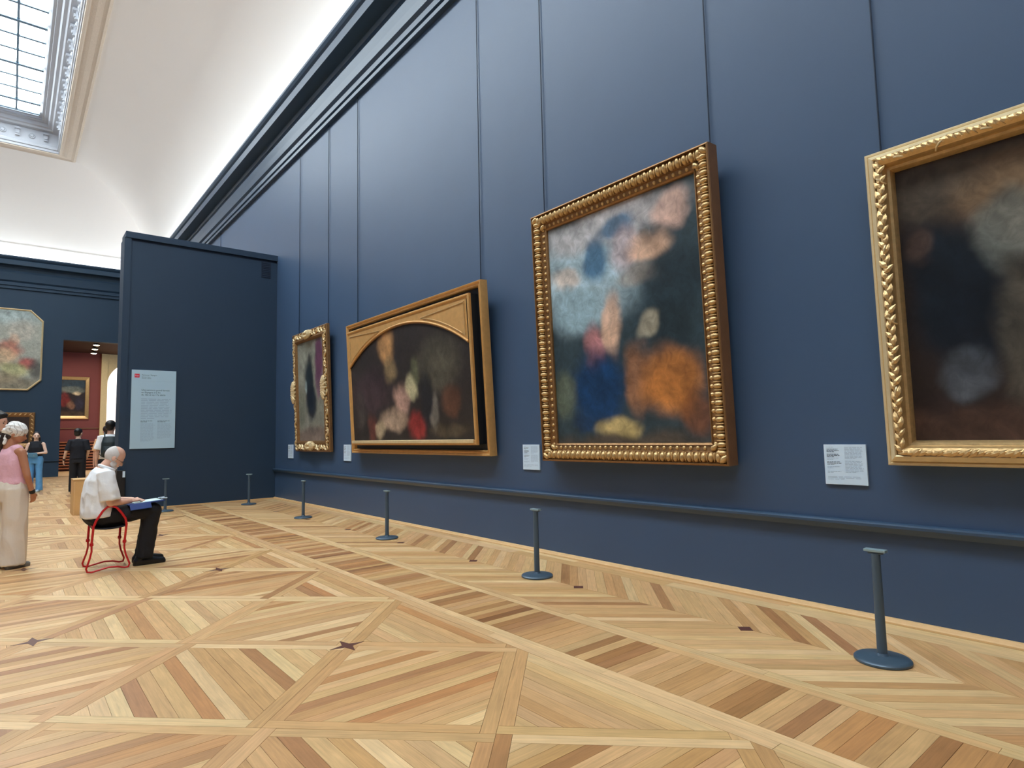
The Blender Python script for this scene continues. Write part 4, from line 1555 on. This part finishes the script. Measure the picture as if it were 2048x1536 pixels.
# ---- standing people
def standing(label, loc, heading, h, skin, arms, voxel=.009, head_yaw=0, head_pitch=0, legs=None, hide_feet=False):
    s = h / 1.70
    r = empty('person', loc, (0, 0, heading), label, 'person')
    HMx = Matrix.Translation((.0, 0, 1.47)) @ Matrix.Rotation(head_yaw, 4, 'Z') @ Matrix.Rotation(head_pitch, 4, 'Y')
    P = xf(HEAD, HMx)
    lg = legs or [((0, .085, .9), (.01, .09, .5), (-.01, .095, .09)), ((0, -.085, .9), (.01, -.09, .5), (-.01, -.095, .09))]
    P += [('ell', (0, 0, 1.24), (.105, .155, .17)), ('cap', (-.01, .03, 1.375), (-.01, .155, 1.345), .05, .05), ('cap', (-.01, -.03, 1.375), (-.01, -.155, 1.345), .05, .05),
          ('ell', (0, 0, 1.05), (.095, .135, .16)), ('ell', (-.005, 0, .93), (.11, .16, .12)), ('cap', (-.01, 0, 1.36), (-.01, 0, 1.48), .055, .05)]
    for (hp, kn, an) in lg:
        P += [('cap', hp, kn, .085, .055), ('cap', kn, an, .053, .036), ('cap', (an[0] - .02, an[1], .04), (an[0] + .14, an[1] * 1.08, .03), .036, .026)]
    for sg, (el, wr, hd, hn, cu) in zip((1, -1), arms):
        shd = (-.01, sg * .17, 1.345)
        P += [('cap', shd, el, .046, .036), ('cap', el, wr, .036, .025)] + hand(wr, hd, hn, cu, .95, -sg)
    S_ = Matrix.Scale(s, 4)
    blob('body', xf(P, S_), skin, r, voxel, 3)
    return r, S_, HMx, lg


def garment(name, prims, m, r, S_, voxel=.010, it=3, fold=(.006, 11, 4)):
    return blob(name, xf(prims, S_), m, r, voxel, it, fold if name in ('trousers', 'jeans', 't_shirt', 'shirt', 'sleeveless_top', 'headscarf') else None)


HANG_ARM = lambda sg: ((-.02, sg * .215, 1.08), (.03, sg * .225, .84), (.1, 0, -1), (0, sg, 0), .35)
# woman in pink with the headscarf
r, S_, HMx, lg = standing('person in a pink sleeveless top, white headscarf and wide cream trousers', (-4.665, 8.72, 0), math.radians(32), 1.585, M_SKIN_T,
                          [((.02, .21, 1.07), (.14, .12, .93), (.6, -.7, 0), (0, .3, 1), .5), ((.02, -.235, 1.07), (.10, -.215, .86), (.35, .25, -1), (0, -1, 0), .5)], .0075, math.radians(-48), math.radians(16))
garment('sleeveless_top', [('cone', [((.0, 0, .97), .135, .180), ((.0, 0, 1.05), .125, .165), ((.0, 0, 1.2), .130, .172), ((-.005, 0, 1.32), .105, .150), ((-.01, 0, 1.385), .075, .115)]), ('cap', (-.01, -.09, 1.375), (-.01, .09, 1.375), .055, .055)], M_PINK, r, S_, .009, 3, (.007, 9, 6))
garment('trousers', [('cone', [((0, 0, 1.0), .125, .168), ((-.005, 0, .92), .140, .188), ((0, 0, .78), .13, .185)]),
                     ('cone', [((0, .085, .92), .125, .105), ((.01, .09, .5), .112, .098), ((.0, .095, .045), .118, .100)]), ('cone', [((0, -.085, .92), .125, .105), ((.01, -.09, .5), .112, .098), ((.0, -.095, .045), .118, .100)])], M_CREAMC, r, S_, .009, 3, (.012, 9, 2))
garment('headscarf', xf([('ell', (-.012, 0, .140), (.112, .090, .098), (0, .30, 0)), ('ell', (-.09, 0, .10), (.05, .055, .05)), ('cap', (-.07, -.03, .06), (-.06, -.055, -.04), .022, .012), ('cap', (-.07, .02, .06), (-.09, .03, -.10), .024, .010)], HMx), M_SCARF, r, S_, .006, 2, (.006, 16, 22))
garment('hair', xf([('cap', (-.085, 0, .07), (-.10, 0, -.14), .05, .03), ('ell', (-.05, 0, .05), (.05, .068, .05))], HMx), M_HAIRD, r, S_, .008)
for y in (.095, -.095):
    garment('shoe', [('cap', (-.05, y, .035), (.06, y, .038), .036, .038), ('cap', (.06, y, .034), (.155, y * 1.08, .028), .038, .028), ('cap', (-.05, y, .014), (.15, y * 1.08, .014), .034, .030)], M_SOLE, r, S_)
eyes(r, S_ @ HMx, M_EYE, M_LIP)
garment('wristband', [('cap', (.093, -.217, .885), (.096, -.216, .872), .031, .031)], M_BLACK, r, S_, .006, 1)

# person behind her, cut by the left edge of the view
r, S_, HMx, lg = standing('dark-haired person in a pale top behind the headscarfed one, at left edge', (-4.83, 9.45, 0), math.radians(-30), 1.745, M_SKIN_L, [HANG_ARM(1), HANG_ARM(-1)], .010, 0, math.radians(8))
garment('shirt', [('cone', [((.0, 0, .94), .13, .175), ((0, 0, 1.1), .125, .17), ((0, 0, 1.25), .13, .175), ((-.01, 0, 1.36), .10, .15), ((-.01, 0, 1.41), .07, .09)]), ('cap', (-.01, -.15, 1.345), (-.01, .15, 1.345), .062, .062),
                  ('cone', [((-.01, -.16, 1.37), .062, .06), ((-.015, -.20, 1.14), .068, .062)]), ('cone', [((-.01, .16, 1.37), .062, .06), ((-.015, .20, 1.14), .068, .062)])], M_PAPER, r, S_)
garment('trousers', [('cone', [((0, 0, .98), .12, .165), ((0, 0, .80), .12, .17)]), ('cone', [((0, .085, .9), .10, .09), ((.01, .09, .5), .08, .075), ((0, .095, .06), .075, .07)]), ('cone', [((0, -.085, .9), .10, .09), ((.01, -.09, .5), .08, .075), ((0, -.095, .06), .075, .07)])], M_TROUB, r, S_)
garment('hair', xf([('ell', (-.016, 0, .150), (.104, .086, .088)), ('ell', (-.06, 0, .09), (.055, .078, .075)), ('ell', (.05, 0, .185), (.04, .06, .03))], HMx), M_HAIRB, r, S_)
for y in (.095, -.095):
    garment('shoe', [('cap', (-.04, y, .036), (.05, y, .038), .038, .04), ('cap', (.05, y, .034), (.15, y * 1.08, .028), .038, .028)], M_SHOEB, r, S_)
eyes(r, S_ @ HMx, M_EYE, M_LIP)

# woman in a black top and blue jeans, arms folded
r, S_, HMx, lg = standing('long-haired person in black sleeveless top and light blue jeans by far wall', (-4.10, 21.9, 0), math.radians(-108), 1.69, M_SKIN_P,
                          [((.02, .25, 1.10), (.18, .04, 1.08), (.15, -1, .05), (.3, 0, 1), .3), ((.02, -.25, 1.10), (.17, -.08, 1.05), (.4, .9, .1), (.3, 0, 1), .4)], .009, math.radians(20), math.radians(-4))
garment('sleeveless_top', [('cone', [((.0, 0, 1.0), .118, .155), ((0, 0, 1.08), .115, .152), ((0, 0, 1.24), .132, .172), ((-.005, 0, 1.34), .105, .150), ((-.01, 0, 1.42), .066, .075)]), ('cap', (-.01, -.10, 1.37), (-.01, .10, 1.37), .055, .055)], M_BLACKT, r, S_)
garment('jeans', [('cone', [((0, 0, 1.01), .115, .158), ((0, 0, .92), .13, .185), ((0, 0, .8), .125, .18)]), ('cone', [((0, .085, .9), .105, .088), ((.01, .10, .5), .085, .072), ((0, .115, .045), .098, .078)]), ('cone', [((0, -.085, .9), .105, .088), ((.01, -.10, .5), .085, .072), ((0, -.115, .045), .098, .078)])], M_DENIM, r, S_)
garment('hair', xf([('ell', (-.02, 0, .148), (.102, .084, .086)), ('cap', (-.065, 0, .08), (-.075, 0, -.16), .075, .06), ('cap', (-.02, .07, .08), (-.03, .085, -.10), .03, .025), ('cap', (-.02, -.07, .08), (-.03, -.085, -.10), .03, .025)], HMx), M_HAIRD, r, S_)
for y in (.095, -.095):
    garment('shoe', [('cap', (-.04, y, .036), (.05, y, .038), .04, .042), ('cap', (.05, y, .034), (.16, y * 1.08, .03), .04, .032)], M_LABEL, r, S_)
eyes(r, S_ @ HMx, M_EYE, M_LIP)
lo_ = fixn(MB().box(-.004, .004, -.11, .11, -.075, .075).build('leaflet', M_DENIM))
tag(lo_, 'blue leaflet held at the waist of the person in black top', 'leaflet')
lo_.location = (-4.17, 21.68, 1.03)
lo_.rotation_euler = (0, math.radians(35), math.radians(-108))

# person in black seen from behind, walking to the doorway
r, S_, HMx, lg = standing('person in black t-shirt and trousers seen from behind, walking toward doorway', (-3.26, 20.0, 0), math.radians(78), 1.74, M_SKIN_P,
                          [((-.05, .25, 1.10), (.06, .31, .87), (.4, .1, -1), (0, 1, 0), .4), ((-.03, -.23, 1.10), (.16, -.17, .92), (.7, .3, -.6), (0, -1, 0), .4)], .009, math.radians(-28), 0)
garment('t_shirt', [('cone', [((.0, 0, .90), .135, .180), ((0, 0, 1.05), .128, .172), ((0, 0, 1.24), .135, .182), ((-.01, 0, 1.36), .105, .155), ((-.01, 0, 1.42), .068, .08)]), ('cap', (-.01, -.15, 1.345), (-.01, .15, 1.345), .064, .064),
                    ('cone', [((-.01, -.16, 1.38), .066, .062), ((-.025, -.215, 1.12), .078, .070)]), ('cone', [((-.01, .16, 1.38), .066, .062), ((-.04, .225, 1.12), .078, .070)])], M_BLACKT, r, S_)
garment('trousers', [('cone', [((0, 0, .98), .12, .165), ((0, 0, .80), .125, .175)]), ('cone', [((0, .085, .9), .105, .092), ((.01, .09, .5), .09, .084), ((0, .095, .06), .085, .08)]), ('cone', [((0, -.085, .9), .105, .092), ((.01, -.09, .5), .09, .084), ((0, -.095, .06), .085, .08)])], M_TROUB, r, S_)
garment('hair', xf([('ell', (-.022, 0, .145), (.104, .088, .090)), ('ell', (-.05, 0, .085), (.062, .080, .07))], HMx), M_HAIRB, r, S_)
for y in (.095, -.095):
    garment('shoe', [('cap', (-.04, y, .036), (.05, y, .038), .04, .042), ('cap', (.05, y, .034), (.16, y * 1.08, .03), .04, .032)], M_SHOEB, r, S_)
eyes(r, S_ @ HMx, M_EYE, M_LIP)
garment('bracelet', [('cap', (.045, .302, .90), (.048, .303, .888), .031, .031)], M_BLACK, r, S_, .007, 1)

# person in a white shirt with a rucksack, half hidden by the partition
r, S_, HMx, lg = standing('dark-haired person in a white t-shirt beside the partition edge, seen from behind', (-3.02, 15.55, 0), math.radians(80), 1.81, M_SKIN_L, [HANG_ARM(1), HANG_ARM(-1)], .009, math.radians(-20), 0)
garment('t_shirt', [('cone', [((.0, 0, .93), .13, .175), ((0, 0, 1.1), .125, .17), ((0, 0, 1.25), .13, .175), ((-.01, 0, 1.36), .10, .15), ((-.01, 0, 1.42), .066, .08)]), ('cap', (-.01, -.15, 1.345), (-.01, .15, 1.345), .062, .062),
                    ('cone', [((-.01, -.16, 1.38), .064, .06), ((-.02, -.21, 1.12), .076, .068)]), ('cone', [((-.01, .16, 1.38), .064, .06), ((-.02, .21, 1.12), .076, .068)])], M_SHIRTW, r, S_)
garment('trousers', [('cone', [((0, 0, .97), .12, .165), ((0, 0, .80), .125, .175)]), ('cone', [((0, .085, .9), .105, .092), ((.01, .09, .5), .09, .084), ((0, .095, .06), .085, .08)]), ('cone', [((0, -.085, .9), .105, .092), ((.01, -.09, .5), .09, .084), ((0, -.095, .06), .085, .08)])], M_TROUB, r, S_)
garment('hair', xf([('ell', (-.022, 0, .148), (.106, .090, .092)), ('ell', (-.05, 0, .09), (.062, .080, .07))], HMx), M_HAIRB, r, S_)
for y in (.095, -.095):
    garment('shoe', [('cap', (-.04, y, .036), (.05, y, .038), .04, .042), ('cap', (.05, y, .034), (.16, y * 1.08, .03), .04, .032)], M_SHOEB, r, S_)
eyes(r, S_ @ HMx, M_EYE, M_LIP)
M_BAG = mat('dark_green_nylon', (26, 40, 46), 0.6, bump=.3, bscale=20)
bk = empty('rucksack', (-3.02, 15.55, 0), (0, 0, math.radians(80)), 'dark rucksack on the back of the white-shirted person', 'rucksack')
s = 1.81 / 1.70
blob('main_bag', xf([('cone', [((-.19, 0, .98), .075, .135), ((-.215, 0, 1.05), .095, .145), ((-.21, 0, 1.25), .085, .14), ((-.185, 0, 1.37), .05, .11)])], Matrix.Scale(s, 4)), M_BAG, bk, .009, 3)
blob('front_pocket', xf([('cone', [((-.285, 0, 1.02), .03, .10), ((-.30, 0, 1.10), .035, .105), ((-.285, 0, 1.18), .025, .095)])], Matrix.Scale(s, 4)), M_BAG, bk, .008, 3)
for sg in (-1, 1):
    MB().tube([(-.15 * s, sg * .09 * s, 1.36 * s), (-.06 * s, sg * .10 * s, 1.455 * s), (.05 * s, sg * .11 * s, 1.42 * s), (.155 * s, sg * .12 * s, 1.25 * s), (.06 * s, sg * .20 * s, 1.03 * s), (-.12 * s, sg * .13 * s, 1.0 * s)], .012, 8).build('strap', M_BAG, bk, True)

# person ahead of them, in a peach top
r, S_, HMx, lg = standing('dark-haired person in a peach top just ahead of the rucksack wearer', (-2.92, 17.2, 0), math.radians(85), 1.74, M_SKIN_L, [HANG_ARM(1), HANG_ARM(-1)], .011, math.radians(15), 0)
M_PEACH = mat('peach_jersey', (232, 176, 130), 0.8)
garment('t_shirt', [('cone', [((.0, 0, .93), .13, .175), ((0, 0, 1.1), .125, .17), ((0, 0, 1.25), .13, .175), ((-.01, 0, 1.36), .10, .15), ((-.01, 0, 1.42), .066, .08)]), ('cap', (-.01, -.15, 1.345), (-.01, .15, 1.345), .062, .062),
                    ('cone', [((-.01, -.16, 1.38), .064, .06), ((-.02, -.21, 1.12), .076, .068)]), ('cone', [((-.01, .16, 1.38), .064, .06), ((-.02, .21, 1.12), .076, .068)])], M_PEACH, r, S_)
garment('trousers', [('cone', [((0, 0, .97), .12, .165), ((0, 0, .80), .125, .175)]), ('cone', [((0, .085, .9), .105, .092), ((.01, .09, .5), .09, .084), ((0, .095, .06), .085, .08)]), ('cone', [((0, -.085, .9), .105, .092), ((.01, -.09, .5), .09, .084), ((0, -.095, .06), .085, .08)])], M_TROUB, r, S_)
garment('hair', xf([('ell', (-.022, 0, .148), (.106, .090, .092)), ('ell', (-.05, 0, .09), (.062, .080, .07))], HMx), M_HAIRD, r, S_)
for y in (.095, -.095):
    garment('shoe', [('cap', (-.04, y, .036), (.05, y, .038), .04, .042), ('cap', (.05, y, .034), (.16, y * 1.08, .03), .04, .032)], M_SHOEB, r, S_)
